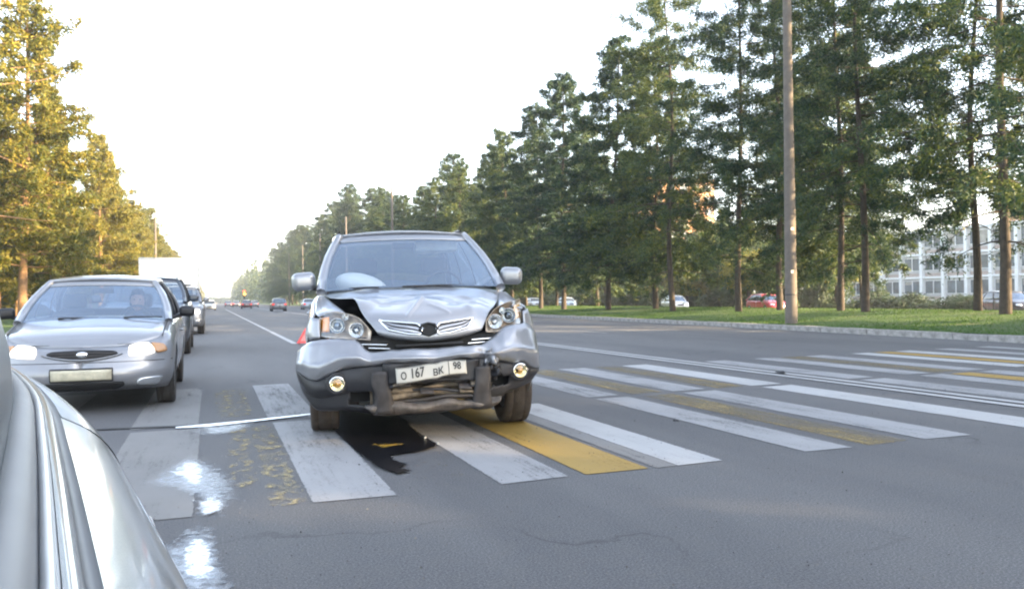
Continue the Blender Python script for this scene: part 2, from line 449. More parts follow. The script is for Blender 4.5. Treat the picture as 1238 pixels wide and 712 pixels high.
        screen(True, .0, .885, 1.02, s.m, 'roof_header', bow*1.03, (2, 10), .014)
        if s.detail >= 1:
            # cowl, dash, seats, wheel
            G = np.array([[((2*j/6-1)*(s.wb-.06), s.A[0]+.02+k[0], s.A[1]+k[1]-.03*(2*j/6-1)**2) for j in range(7)] for k in ((-.1, -.04), (.12, .01), (.35, .02), (.5, -.05), (.52, -.3))])
            patch('dashboard', G, dashm, rt, (2, 2), .01)
            for sx in (-1, 1):
                yy = s.B[0]+.35; zz = s.B[1]
                box('seat', (sx*.36, yy-.25, .45), (.48, .5, .18), seatm, rt, .06)
                bk = box('seat_back', (sx*.36, yy+.03, .78*zz/1.36-.06), (.46, .14, .60), seatm, rt, .06, (R(-12), 0, 0))
                box('headrest', (sx*.36, yy+.10, zz*.84), (.26, .09, .17), seatm, rt, .05)
            box('rear_seat', (0, s.C[0]-.15, .70), (1.2, .14, .62), seatm, rt, .06, (R(-14), 0, 0))
            sx = getattr(s, 'steer_side', 1)
            lathe('steering_wheel', [(.175+.014*math.cos(t), .014*math.sin(t)) for t in np.linspace(0, 2*math.pi, 9)], (0, 0, 0), 'y', plastic, rt, 20).location = (sx*.36, s.A[0]+.62, s.A[1]-.02)
            m = box('interior_mirror', (0, s.B[0]-.05, s.B[1]-.09), (.22, .03, .06), plastic, rt, .015)
    def mirrors(s, m=None, y=None, z=None, size=(.20, .12, .13), out=.0):
        for sg in (1, -1):
            y0 = y or s.A[0]+.25; z0 = z or s.A[1]+.06; x0 = s.wb+.05
            g = box('mirror', (sg*(x0+.13+out), y0, z0), size, m or s.m, s.root, .055, (0, R(4*sg), R(-8*sg)), 4)
            tube('mirror_arm', [(sg*(x0-.03), y0+.02, z0-.07), (sg*(x0+.05), y0+.01, z0-.05), (sg*(x0+.10+out), y0, z0-.03)], .022, plastic, s.root, 8)

# ================================================================== THE SETTING
def asphalt():
    m, nt, b = nodes('asphalt'); v = coord(nt, kind='Object')
    fine = noi(nt, v, 105, 4, .75); mid = noi(nt, v, 9, 5, .6); big = noi(nt, coord(nt, (1, .18, 1)), .55, 4, .6)
    c1 = ramp(nt, fine, [(.34, (.036, .037, .040)), (.50, (.080, .081, .086)), (.66, (.18, .178, .174))])
    c2 = mixc(nt, ramp(nt, big, [(.38, (0,)), (.66, (1,))]), (.80, .80, .82), (1.22, 1.2, 1.17))
    mm = nt.nodes.new('ShaderNodeMix'); mm.data_type = 'RGBA'; mm.blend_type = 'MULTIPLY'; mm.inputs[0].default_value = 1
    nt.links.new(c1, mm.inputs[6]); nt.links.new(c2, mm.inputs[7])
    dust = ramp(nt, mid, [(.45, (0,)), (.8, (.35,))])
    vo = nt.nodes.new('ShaderNodeTexVoronoi'); vo.feature = 'DISTANCE_TO_EDGE'; vo.inputs['Scale'].default_value = .42
    wv = nt.nodes.new('ShaderNodeVectorMath'); wv.operation = 'ADD'; nn_ = nt.nodes.new('ShaderNodeTexNoise'); nn_.inputs['Scale'].default_value = 1.6; nn_.inputs['Detail'].default_value = 6
    nt.links.new(v, nn_.inputs['Vector']); nt.links.new(v, wv.inputs[0]); nt.links.new(nn_.outputs['Color'], wv.inputs[1]); nt.links.new(wv.outputs[0], vo.inputs['Vector'])
    ck = ramp(nt, vo.outputs['Distance'], [(.0, (1,)), (.009, (0,))]); msk = ramp(nt, noi(nt, v, .33, 3), [(.50, (0,)), (.60, (.75,))])
    ck = mathn(nt, 'MULTIPLY', ck, msk)
    grit = ramp(nt, noi(nt, v, 28, 5, .8), [(.60, (0,)), (.72, (.5,))])
    c3 = mixc(nt, dust, mm.outputs[2], (.10, .093, .085)); c3 = mixc(nt, grit, c3, (.045, .044, .045))
    nt.links.new(mixc(nt, ck, c3, (.014, .014, .014)), b.inputs['Base Color'])
    b.inputs['Roughness'].default_value = .78; bump(nt, b, fine, .55, .006); return m
def grassm():
    m, nt, b = nodes('grass_ground'); v = coord(nt); n = noi(nt, v, 1.3, 5, .65); f = noi(nt, v, 40, 3, .7)
    c = ramp(nt, n, [(.3, (.035, .075, .010)), (.55, (.055, .11, .014)), (.75, (.09, .14, .025))])
    c = mixc(nt, ramp(nt, noi(nt, v, .6, 6, .7), [(.52, (0,)), (.68, (.8,))]), c, (.10, .085, .035))
    nt.links.new(mixc(nt, ramp(nt, f, [(.4, (0,)), (.7, (.6,))]), c, (.03, .055, .012)), b.inputs['Base Color'])
    b.inputs['Roughness'].default_value = .9; bump(nt, b, f, .8, .05); return m
def wornpaint(name, col, wear=.5, edge=True, base=1.0):
    """road paint worn through to the asphalt (alpha from noise; the sheet's own edge fades raggedly)"""
    m, nt, b = nodes(name); v = coord(nt); 
    b.inputs['Roughness'].default_value = .7
    n1 = noi(nt, v, 55, 4, .75); n2 = noi(nt, coord(nt, (1, .35, 1)), 2.2, 5, .65); n3 = noi(nt, coord(nt, (9, .5, 1)), 3, 3, .6)
    nt.links.new(ramp(nt, n2, [(.3, tuple(c*.80 for c in col)), (.7, col)]), b.inputs['Base Color'])
    s = mathn(nt, 'ADD', mathn(nt, 'MULTIPLY', n1, .55), mathn(nt, 'ADD', mathn(nt, 'MULTIPLY', n2, .5), mathn(nt, 'MULTIPLY', n3, .35)))
    a = ramp(nt, s, [(wear-.14, (.15,)), (wear+.06, (1,))])
    at = nt.nodes.new('ShaderNodeAttribute'); at.attribute_name = 'edge'
    e = mathn(nt, 'ADD', mathn(nt, 'MULTIPLY', at.outputs['Fac'], 2.2), mathn(nt, 'MULTIPLY', mathn(nt, 'SUBTRACT', n1, .5), 3.0))
    e = ramp(nt, e, [(.25, (0,)), (.55, (1,))])
    a = mathn(nt, 'MULTIPLY', mathn(nt, 'MULTIPLY', a, e), base, True)
    nt.links.new(a, b.inputs['Alpha']); return m
def blot(name, col, rough, soft=.9, nscale=9, spec=.5, amt=1.0, lo=.30, hi=.55, stretch=(1, 1, 1)):
    m, nt, b = nodes(name); v = coord(nt, stretch); n = noi(nt, v, nscale, 6, .7)
    at = nt.nodes.new('ShaderNodeAttribute'); at.attribute_name = 'edge'
    e = mathn(nt, 'ADD', mathn(nt, 'MULTIPLY', at.outputs['Fac'], soft), mathn(nt, 'MULTIPLY', mathn(nt, 'SUBTRACT', n, .5), 2.2))
    nt.links.new(mathn(nt, 'MULTIPLY', ramp(nt, e, [(lo, (0,)), (hi, (1,))]), amt), b.inputs['Alpha'])
    b.inputs['Base Color'].default_value = col+(1,); b.inputs['Roughness'].default_value = rough; b.inputs['Specular IOR Level'].default_value = spec
    return m
asp = asphalt(); grs = grassm()
pw = wornpaint('road_paint_white', (.27, .27, .275), .62); pwold = wornpaint('old_grey_road_paint', (.21, .205, .20), .58, base=.85)
pwb = wornpaint('fresh_road_paint_white', (.38, .38, .38), .56)
py = wornpaint('road_paint_yellow', (.30, .19, .035), .56); pyold = wornpaint('worn_yellow_paint', (.26, .19, .07), .80)
pyb = blot('flaking_yellow_paint', (.33, .26, .12), .8, .9, 16, lo=.55, hi=.75)
rng = random.Random(5)
def interp_poly(pts, y): return ip(y, pts)
KX = [(-30, 15.3), (3, 15.4), (13, 15.9), (25, 16.8), (45, 17.9), (70, 18.3), (2000, 18.3)]
KL = -5.2
def kx(y): return ip(y, KX)
def gz(x, y):
    d = x-kx(y)-.3
    if d > 0: 
        base = ip(d, [(0, .145), (3, .24), (7.5, .43), (10, .43), (14, .05), (18, -.28), (60, -.3), (75, -.3), (400, -.2)])
        return base+.03*noise.noise((x*.3, y*.3, 0))
    return ip(KL-x, [(.3, .145), (4, .22), (400, .2)])
ys = sorted(set([-60, -30, -15, 0, 3]+[round(k, 1) for k in np.arange(6, 80, 3)]+[90, 100, 120, 140, 170, 200, 260, 340, 500, 900, 2500]))
# one base sheet to the horizon
raw('ground', [(x, y, -.45) for y in (-900, 5000) for x in (-5000, 5000)], [(0, 1, 3, 2)], grs, smooth=False)['kind'] = 'structure'
V = []
for y in ys: V += [(KL, y, 0), (0, y, 0), (kx(y), y, 0)]
o = raw('road', V, gridf(len(ys), 3), asp); o['kind'] = 'structure'
dx = [.3, 1.2, 2.5, 4, 6, 8, 10, 12, 14, 16, 18, 21]
V = [(kx(y)+d, y, gz(kx(y)+d, y)) for y in ys for d in dx]
o = raw('grass_verge', V, gridf(len(ys), len(dx)), grs); o['kind'] = 'structure'
V = [(kx(y)+d, y, -.285) for y in ys for d in (20.5, 31)]
o = raw('side_street', V, gridf(len(ys), 2), simple('pale_asphalt', (.17, .165, .16), .85, var=.15, nscale=1)); o['kind'] = 'structure'
V = [(kx(y)+d, y, -.27+.02*(d > 40)) for y in ys for d in (31, 40, 90, 700)]
o = raw('lawn', V, gridf(len(ys), 4), grs); o['kind'] = 'structure'
V = [(KL-d, y, ip(d, [(.3, .145), (5, .22)])) for y in ys for d in (700, 60, 20, 9, 4, .3)]
o = raw('grass', V, gridf(len(ys), 6), grs); o['kind'] = 'structure'
# kerbs, stone by stone while they can be told apart
def kerb_stone_mesh():
    V, F = boxvf((0, .485, -.02), (.29, .965, .33)); me = bpy.data.meshes.new('kerb_stone'); me.from_pydata(V, [], F); me.materials.append(kerbm)
    return me
ksm = kerb_stone_mesh()
kerb = empty('kerb', (16, 5, 0)); kerb['kind'] = 'structure'
y = 1.0; k = 0
while y < 62:
    y2 = y+.98; x = kx(y)+.15; x2 = kx(y2)+.15
    s_ = bpy.data.objects.new('kerb_stone', ksm); COL.objects.link(s_); s_.parent = kerb
    s_.location = (x-16+rng.uniform(-.012, .012), y-5, rng.uniform(-.012, .008)); s_.rotation_euler = (rng.uniform(-.006, .006), rng.uniform(-.03, .03), -math.atan2(x2-x, y2-y)+rng.uniform(-.008, .008)); y = y2
V = []
kys = [62, 70, 90, 130, 200, 340, 900]
for yy in kys: V += [(kx(yy), yy, -.1), (kx(yy), yy, .145), (kx(yy)+.29, yy, .145), (kx(yy)+.29, yy, -.1)]
o = raw('kerb_line', [(a-16, b-5, c) for a, b, c in V], gridf(len(kys), 4), kerbm, kerb, False); o['kind'] = 'stuff'
kl = empty('kerb', (KL, 5, 0)); kl['kind'] = 'structure'
y = 6.0
while y < 50:
    s_ = bpy.data.objects.new('kerb_stone', ksm); COL.objects.link(s_); s_.parent = kl; s_.location = (-.15+rng.uniform(-.01, .01), y-5, 0); y += .98
V = []
for yy in (50, 100, 200, 900): V += [(-.29, yy-5, -.1), (-.29, yy-5, .145), (0, yy-5, .145), (0, yy-5, -.1)]
o = raw('kerb_line', V, gridf(4, 4), kerbm, kl, False); o['kind'] = 'stuff'

def decal(name, poly, m, z=.004, rim=.03, kind='structure'):
    """flat sheet: inner polygon (edge=1) plus a thin rim that falls to edge=0"""
    P = np.array(poly, float); c = P.mean(0); n = len(P)
    e = np.roll(P, -1, 0)-np.roll(P, 1, 0); nn = np.stack([e[:, 1], -e[:, 0]], 1); nn /= np.linalg.norm(nn, axis=1)[:, None]+1e-9
    if ((P-c)*nn).sum() < 0: nn = -nn
    inner = P-nn*rim; V = [(a, b, z) for a, b in P+nn*.005]+[(a, b, z) for a, b in inner]
    F = [(i, (i+1) % n, n+(i+1) % n, n+i) for i in range(n)]+[tuple(range(n, 2*n))]
    o = raw(name, V, F, m, smooth=False)
    at = o.data.attributes.new('edge', 'FLOAT', 'POINT'); at.data.foreach_set('value', [0.0]*n+[1.0]*n)
    if kind: o['kind'] = kind
    return o
def fan(name, poly, m, z, ex=1.15, kind='structure', n=40):
    """blot: closed smooth outline, edge attribute rising towards the middle"""
    P = np.array(poly+[poly[0]], float); P = cr(P, 5)[:-1]; c = P.mean(0); n = len(P)
    V = []; A = []
    for k, s_ in enumerate((ex, .85, .6, .3)):
        V += [(c[0]+(p[0]-c[0])*s_, c[1]+(p[1]-c[1])*s_, z) for p in P]; A += [(0, .45, .8, 1)[k]]*n
    V.append((c[0], c[1], z)); A.append(1)
    F = [(k*n+i, k*n+(i+1) % n, (k+1)*n+(i+1) % n, (k+1)*n+i) for k in range(3) for i in range(n)]+[(3*n+i, 3*n+(i+1) % n, 4*n) for i in range(n)]
    o = raw(name, V, F, m, smooth=False); at = o.data.attributes.new('edge', 'FLOAT', 'POINT'); at.data.foreach_set('value', A)
    if kind: o['kind'] = kind
    return o
near = lambda x: 4.43+.055*x
mid = lambda x: 7.62+.10*x
far = lambda x: 11.0+.10*x
def stripe(x0, x1, a, b, m, z=.004, name='crosswalk_stripe'):
    ys_ = np.linspace(0, 1, 2)
    j = lambda: rng.uniform(-.02, .02)
    return decal(name, [(x0, a(x0)+j()), (x1, a(x1)+j()), (x1, b(x1)+j()), (x0, b(x0)+j())], m, z)
whites = [(-.64, -.10, pwold), (.48, .93, pw), (1.53, 1.97, pw), (2.72, 3.07, pwb), (3.74, 4.14, pw), (4.84, 5.30, pw), (5.95, 6.42, pwb), (7.5, 7.95, pw), (8.55, 9.0, pw), (9.65, 10.1, pw), (10.75, 11.2, pwb), (11.85, 12.3, pwb), (12.95, 13.4, pw), (14.1, 14.5, pw), (-1.7, -1.25, pwold), (-2.8, -2.35, pwold)]
for x0, x1, m in whites:
    stripe(x0, x1, near, lambda x: mid(x)-.09, m); stripe(x0-.02, x1-.02, lambda x: mid(x)+.09, far, m)
stripe(2.56, 2.72, near, lambda x: mid(x)-.1, pwold, .004)
stripe(2.08, 2.51, near, lambda x: mid(x)-.1, py); stripe(2.08, 2.51, lambda x: mid(x)+.1, far, py)
stripe(4.30, 4.70, near, lambda x: mid(x)-.1, pyold); stripe(4.28, 4.68, lambda x: mid(x)+.1, far, pyold)
stripe(9.1, 9.5, near, lambda x: mid(x)-.1, py); stripe(9.1, 9.55, lambda x: mid(x)+.1, far, pyold); stripe(11.3, 11.7, lambda x: mid(x)+.1, far, py); stripe(5.45, 5.85, lambda x: mid(x)+.1, far, pyold)
pym = blot('mottled_yellow_paint', (.33, .27, .14), .8, .10, 11, amt=.95, lo=.08, hi=.42, stretch=(1, .6, 1))
decal('yellow_paint_remnant', [(.02, 8.1), (.34, 8.1), (.36, 10.6), (.02, 10.6)], pym, .0045, .03)
decal('yellow_paint_remnant', [(.09, 5.0), (.24, 5.0), (.26, 7.4), (.10, 7.4)], pym, .0045, .03)
decal('yellow_paint_remnant', [(.27, 4.45), (.46, 4.5), (.47, 7.4), (.28, 7.4)], pym, .0045, .03)
decal('yellow_paint_remnant', [(1.04, 4.6), (1.42, 4.6), (1.42, 5.6), (1.04, 5.6)], blot('faint_yellow_paint', (.24, .19, .11), .8, .10, 16, lo=.32, hi=.5), .0045, .03)
def line(x, a, b, wd, m, name='lane_line'):
    n = max(1, int((b-a)/12)); V = [(x+s_*wd/2, a+(b-a)*i/n) for i in range(n+1) for s_ in (1,)]+[(x-wd/2, a+(b-a)*i/n) for i in range(n, -1, -1)]
    return decal(name, V, m, .008, .015)
line(7.02, -8, 260, .13, pwb); line(7.26, -8, 260, .12, pwb)
for a, b in ((21.5, 31), (31.25, 44), (44.3, 62), (62.4, 90), (90.5, 140)): line(1.93, a, b, .14, pwb)
for k in range(7): line(10.9+.1, 22.4+k*12, 25.9+k*12, .12, pw); 
for k in range(6): line(14.3, 24+k*12, 27+k*12, .12, pw)
line(kx(60)-.45, 60, 180, .12, pw)
# tar joint, painted sun glints, oil
tar = simple('tar_joint', (.012, .012, .013), .6); 
decal('tar_joint', [(-4.8, 8.3), (-1.67, 7.98), (-1.0, 7.79), (-.15, 7.69), (-.15, 7.62), (-1.0, 7.73), (-1.67, 7.92), (-4.8, 8.24)], blot('tar', (.012, .012, .013), .6, 2.5, 20), .009, .01)
glint = blot('glint_colour', (.80, .86, .93), .35, .95, 19, amt=.85, lo=.35, hi=1.05)  # pale colour stands for sunlight reflected onto the asphalt
haloM = blot('faint_glint_colour', (.55, .62, .70), .3, .9, 22, amt=.42, lo=.25, hi=1.0)  # fainter fringe of the same painted light
decal('painted_glint_streak', [(-.30, 7.52), (-.05, 7.50), (.3, 7.64), (.95, 7.93), (.95, 8.02), (.3, 7.76), (-.05, 7.66), (-.3, 7.60)], blot('glint_streak_colour', (.88, .92, .97), .35, 2.0, 14, amt=1, lo=.5, hi=.8), .012, .02)  # bright streak of reflected sunlight, painted as a flat sheet
fan('painted_glint_patch', [(-.16, 7.5), (.30, 7.6), (.22, 7.2), (-.05, 7.0)], haloM, .010)
fan('painted_glint_patch', [(-.40, 5.3), (-.22, 5.95), (-.08, 6.0), (.05, 5.5), (.12, 4.85), (.03, 4.45), (-.08, 4.75), (-.22, 5.05)], haloM, .010, 1.2)
fan('painted_glint_patch', [(-.28, 5.6), (-.17, 6.0), (-.06, 5.75), (-.05, 5.2), (-.10, 5.0), (-.18, 5.3)], glint, .012, 1.2)
fan('painted_glint_patch', [(-.10, 4.72), (.02, 4.78), (.06, 4.55), (0, 4.38), (-.07, 4.42)], glint, .012, 1.3)
fan('painted_glint_patch', [(-.22, 3.85), (-.10, 4.2), (0, 4.05), (.02, 3.6), (.06, 3.15), (-.08, 3.0), (-.17, 3.4)], haloM, .010, 1.15)
fan('painted_glint_patch', [(-.14, 3.9), (-.06, 4.05), (-.01, 3.8), (.0, 3.4), (-.06, 3.25), (-.12, 3.5)], blot('speckled_glint_colour', (.8, .86, .93), .35, 1.0, 26, amt=.85, lo=.45, hi=.9), .012, 1.2)
oilm = blot('black_oil', (.006, .006, .008), .28, 1.3, 17, lo=.30, hi=.62)
decal('oil_puddle', [(1.0, 8.6), (1.54, 8.5), (1.58, 7.2), (1.50, 6.3), (1.53, 5.95), (1.49, 5.78), (1.36, 5.66), (1.22, 5.62), (1.13, 5.60), (1.12, 5.42), (1.17, 5.25), (1.10, 5.15), (1.15, 5.03), (1.04, 4.97), (.99, 5.08), (.95, 5.3), (.92, 5.8), (.90, 6.6), (.93, 7.6)], oilm, .014, .05)
fan('yellow_paint_remnant', [(1.02, 6.05), (1.2, 6.08), (1.32, 5.98), (1.22, 5.85), (1.06, 5.88)], blot('oily_yellow_paint', (.26, .16, .02), .5, .75, 22, lo=.55, hi=.75), .016, 1.1)

# ================================================================== trees
def leafmat(name, a, b_, c, trans=.25):
    m, nt, b = nodes(name); g = nt.nodes.new('ShaderNodeNewGeometry'); oi = nt.nodes.new('ShaderNodeObjectInfo')
    n = noi(nt, coord(nt), .9, 3)
    f = mathn(nt, 'ADD', mathn(nt, 'MULTIPLY', g.outputs['Random Per Island'], .45), mathn(nt, 'MULTIPLY', n, .55))
    f = mathn(nt, 'ADD', f, mathn(nt, 'MULTIPLY', mathn(nt, 'SUBTRACT', oi.outputs['Random'], .5), .22))
    col = ramp(nt, f, [(.25, a), (.5, b_), (.78, c)])
    nt.links.new(col, b.inputs['Base Color']); b.inputs['Roughness'].default_value = .65
    tr = nt.nodes.new('ShaderNodeBsdfTranslucent'); nt.links.new(col, tr.inputs[0])
    mx = nt.nodes.new('ShaderNodeMixShader'); mx.inputs[0].default_value = trans
    nt.links.new(b.outputs[0], mx.inputs[1]); nt.links.new(tr.outputs[0], mx.inputs[2]); nt.links.new(mx.outputs[0], nt.nodes['Material Output'].inputs[0])
    return m
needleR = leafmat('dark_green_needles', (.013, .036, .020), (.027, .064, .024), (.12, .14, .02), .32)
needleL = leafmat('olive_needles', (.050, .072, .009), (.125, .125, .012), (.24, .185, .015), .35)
leafB = leafmat('bright_green_leaves', (.025, .055, .012), (.05, .095, .016), (.16, .16, .02), .35)
leafD = leafmat('dark_hedge_leaves', (.015, .035, .012), (.03, .06, .018), (.05, .09, .025))
barkm = simple('bark', (.050, .038, .028), .9, var=.4, nscale=7, bmp=.6)
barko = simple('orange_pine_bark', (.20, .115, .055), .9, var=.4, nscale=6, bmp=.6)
def tree_data(seed, H, hb, Rm, trunk_r, whorl=.42, nb=(4, 6), twigs=15, tris=9, ll=.24, lw=.085, droop=.10, gap=.12, shape=.75, lean=.02):
    rg = np.random.default_rng(seed)
    tp = [np.array([0, 0, -.3])]; p = np.array([0., 0, 0]); 
    n = 12; bend = rg.normal(0, lean, 2)
    for i in range(n+1):
        z = H*i/n; tp.append(np.array([bend[0]*z+.12*math.sin(z*.5+seed), bend[1]*z+.10*math.cos(z*.4+seed)-.1, z]))
    tp = np.array(tp); tr = [trunk_r*1.25]+[trunk_r*(1-.93*(i/n)**.9)+.01 for i in range(n+1)]; tr[1] *= 1.1
    parts = [tubemesh(tp, tr, 9)]
    zc = np.array([q[2] for q in tp]); ax = lambda z: np.array([np.interp(z, zc, tp[:, 0]), np.interp(z, zc, tp[:, 1]), z])
    T0, D0 = [], []
    z = hb*.55; side = rg.uniform(0, 6.28)
    while z < H-.15:
        t = (z-hb)/(H-hb); k = rg.integers(nb[0], nb[1]+1)
        if t < 0: k = rg.integers(0, 3)
        a0 = rg.uniform(0, 6.28)
        for j in range(k):
            a = a0+j*6.28/max(1, k)+rg.normal(0, .25)
            if rg.random() < gap: continue
            tt = max(0, t)
            L = Rm*((1-tt)**shape)*(.45+.55*min(1, (tt+.15)/.25))*rg.uniform(.5, 1.3)+.25
            if t < 0: L *= .8
            up = -.05+.55*tt+rg.normal(0, .10)
            pts = [ax(z)]; d = np.array([math.cos(a), math.sin(a), up]); q = ax(z)
            for s_ in range(5):
                d = d+np.array([rg.normal(0, .09), rg.normal(0, .09), rg.normal(0, .05)-droop*.35+.05*(s_ > 2)]); d /= np.linalg.norm(d)
                q = q+d*L/5; pts.append(q)
            pts = np.array(pts); r0 = max(.012, trunk_r*.20*(1-.6*tt))
            if L > .8: parts.append(tubemesh(pts, np.linspace(r0, .006, 6), 4, False))
            nt_ = int(twigs*(L/Rm)*(.35 if t < 0 else 1)*1.3)+2
            u = rg.uniform(.22 if t >= 0 else .5, 1, nt_)*5; i0 = np.minimum(u.astype(int), 4); f = (u-i0)[:, None]
            base = pts[i0]*(1-f)+pts[i0+1]*f; dd = pts[i0+1]-pts[i0]; dd /= np.linalg.norm(dd, axis=1)[:, None]
            sd_ = np.cross(dd, [0, 0, 1]); sd_ *= rg.choice([-1, 1], nt_)[:, None]
            tl = (.22+.30*(1-u/5)*L/Rm*2)[:, None]*rg.uniform(.6, 1.3, (nt_, 1))
            td = dd*.6+sd_*.7+rg.normal(0, .38, (nt_, 3)); td /= np.linalg.norm(td, axis=1)[:, None]
            for w_ in range(tris):
                g_ = rg.uniform(0, 1, (nt_, 1)); T0.append(base+td*tl*g_+rg.normal(0, .07, (nt_, 3))-np.array([0, 0, 1])*rg.exponential(.13, (nt_, 1))); D0.append(td*.5+rg.normal(0, .75, (nt_, 3)))
        z += whorl*rg.uniform(.7, 1.3)*(1 if t > -.0 else 1.6)
    P = np.concatenate(T0); D = np.concatenate(D0); D /= np.linalg.norm(D, axis=1)[:, None]+1e-9
    n = len(P); s_ = np.cross(D, rg.normal(0, 1, (n, 3))); s_ /= np.linalg.norm(s_, axis=1)[:, None]+1e-9
    l = ll*rg.uniform(.6, 1.3, (n, 1)); wd = lw*rg.uniform(.6, 1.3, (n, 1))
    Vv = np.stack([P-s_*wd/2-D*l*.3, P+s_*wd/2-D*l*.3, P+D*l*.7], 1).reshape(-1, 3)
    return parts, Vv
def tree_proto(name, m_leaf, m_bark, **k):
    parts, Vv = tree_data(**k); V, F = merge(parts)
    tm = bpy.data.meshes.new(name+'_trunk'); tm.from_pydata([tuple(map(float, p)) for p in V], [], [tuple(map(int, q)) for q in F]); tm.materials.append(m_bark)
    tm.polygons.foreach_set('use_smooth', [True]*len(tm.polygons))
    return tm, fast(name+'_crown', Vv, None, m_leaf)
protosR = [tree_proto('pine', needleR, barkm, seed=s_, H=17, hb=2.5, Rm=4.4, trunk_r=.17, whorl=.36, nb=(4, 5), twigs=24, tris=19, ll=.22, lw=.085, gap=.14, droop=.22, shape=.62) for s_ in (3, 11, 23, 37)]
protosN = [tree_proto('pine', needleR, barkm, seed=s_, H=18, hb=3.7, Rm=4.5, trunk_r=.145, whorl=.47, nb=(3, 5), twigs=30, tris=24, ll=.155, lw=.052, gap=.2, droop=.25, shape=.50) for s_ in (53, 67, 71)]
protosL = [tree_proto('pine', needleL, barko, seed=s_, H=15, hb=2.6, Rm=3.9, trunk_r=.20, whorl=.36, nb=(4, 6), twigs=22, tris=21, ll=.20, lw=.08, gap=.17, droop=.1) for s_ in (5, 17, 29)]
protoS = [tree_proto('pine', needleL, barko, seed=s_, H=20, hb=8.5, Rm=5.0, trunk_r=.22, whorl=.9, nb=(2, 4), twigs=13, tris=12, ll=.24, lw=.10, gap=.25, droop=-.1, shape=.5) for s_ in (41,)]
def put_tree(proto, x, y, s_, label, group=None, name='pine_tree', z=None, sz=1):
    t = empty(name, (x, y, gz(x, y) if z is None else z), rng.uniform(0, 6.28), label, 'tree', group); t.scale = (s_, s_, s_*sz)
    for nm, me in zip(('trunk', 'crown'), proto):
        o = bpy.data.objects.new(nm, me); COL.objects.link(o); o.parent = t
    return t
near_labels = {0: 'tall pine at the far right, orange upper trunk, nearest the camera', 1: 'slim pine trunk just left of the rightmost large pine', 2: 'dark pine right of the concrete pole, right one of the close pair', 3: 'thin pine right of the concrete pole, left one of the close pair'}
# u-angles of the trunks seen in the row behind the kerb
row = [(23.2, 19.6, 1.12, 0), (25.6, 22.6, .95, 1), (23.6, 25.9, 1.0, 2), (24.6, 27.9, .95, 3)]
for x, y, s_, k in row: put_tree(protosN[k % 3], x, y, s_, near_labels[k], 'roadside pines on the right verge')
lab2 = ['pine whose trunk stands just left of the concrete pole', 'pine right of the parked white hatchback, dark trunk on the verge', 'pine whose trunk crosses the parked white hatchback', 'thin pine on the verge left of the parked white hatchback', 'stout pine on the verge between the pale car and the white hatchback', 'pine whose trunk crosses the small pale parked car', 'pine just right of the damaged car mirror']
for k, (x, y, s_) in enumerate([(24.6, 32.0, .98), (23.3, 33.2, 1.0), (23, 38.9, 1.04), (24.5, 43.5, .95), (23, 46.9, .98), (22.8, 53.2, .96), (23.4, 59, .92)]):
    put_tree(protosN[(k+1) % 3] if k < 3 else protosR[k % 4], x, y, s_, lab2[k], 'roadside pines on the right verge')
y = 64; k = 0
while y < 330:
    put_tree(protosR[k % 4], 23+rng.uniform(-1, 1), y, rng.uniform(.78, .98) if y < 130 else rng.uniform(1.0, 1.3), 'dark pine in the merging far part of the right-hand row', 'far pines of the right-hand row'); y += rng.uniform(5.2, 7.2) if y < 160 else 10; k += 1
y = 34; k = 0
while y < 150:
    if 44 < y < 62: y += 6; continue
    put_tree(protosR[(k+2) % 4], 31+rng.uniform(-1.5, 1.5), y, rng.uniform(.8, .98), 'dark pine in the second row behind the right-hand verge', 'second row of pines on the right'); y += rng.uniform(5.5, 8); k += 1
put_tree(protosN[2], 35, 38.5, .62, 'smaller pine behind the verge at the left end of the pale building', 'roadside pines on the right verge')
put_tree(protosN[0], 29, 19.5, .9, 'pine at the right picture edge behind the largest trunk', 'roadside pines on the right verge')
for k, (x, y) in enumerate([(23.6, 9), (24, 2), (23.5, -5), (24, -12), (23.6, -19), (23.4, -26), (24.2, -33), (31, 6), (30, -3), (31, -12), (30.5, -21), (27, 3), (27.5, -7), (27, -16), (27.5, -27), (24, -40), (28, -37), (24, -47), (31, -30), (33, 1), (34, -8)]):  # row carried on out of view, extra ranks added to shade the road
    put_tree(protosR[k % 4], x, y, rng.uniform(1, 1.15), 'unseen pine of the right-hand row and the ranks added to shade the road', 'pines out of view, right-hand row and ranks added for shade')
put_tree(protoS[0], -9.6, 43, 1.05, 'tall sparse pine at the upper left with loose reaching branches', 'pines on the left verge')
ll = ['dense sunlit pine at the left edge beside the lamp pole', 'sunlit pine second in the left-hand row', 'sunlit pine with a pointed top, third in the left-hand row']
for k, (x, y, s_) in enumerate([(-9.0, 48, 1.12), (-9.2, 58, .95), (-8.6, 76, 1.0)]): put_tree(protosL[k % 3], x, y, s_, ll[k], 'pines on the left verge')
y = 84; k = 0
while y < 330:
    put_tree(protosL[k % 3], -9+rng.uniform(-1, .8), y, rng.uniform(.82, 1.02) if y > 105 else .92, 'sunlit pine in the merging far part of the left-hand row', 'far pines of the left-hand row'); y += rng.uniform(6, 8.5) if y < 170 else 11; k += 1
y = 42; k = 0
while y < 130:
    put_tree(protosL[(k+1) % 3], -15+rng.uniform(-1.5, 1.5), y, rng.uniform(.8, 1.0), 'pine in the second row behind the left verge', 'second row of pines on the left'); y += rng.uniform(6, 9); k += 1
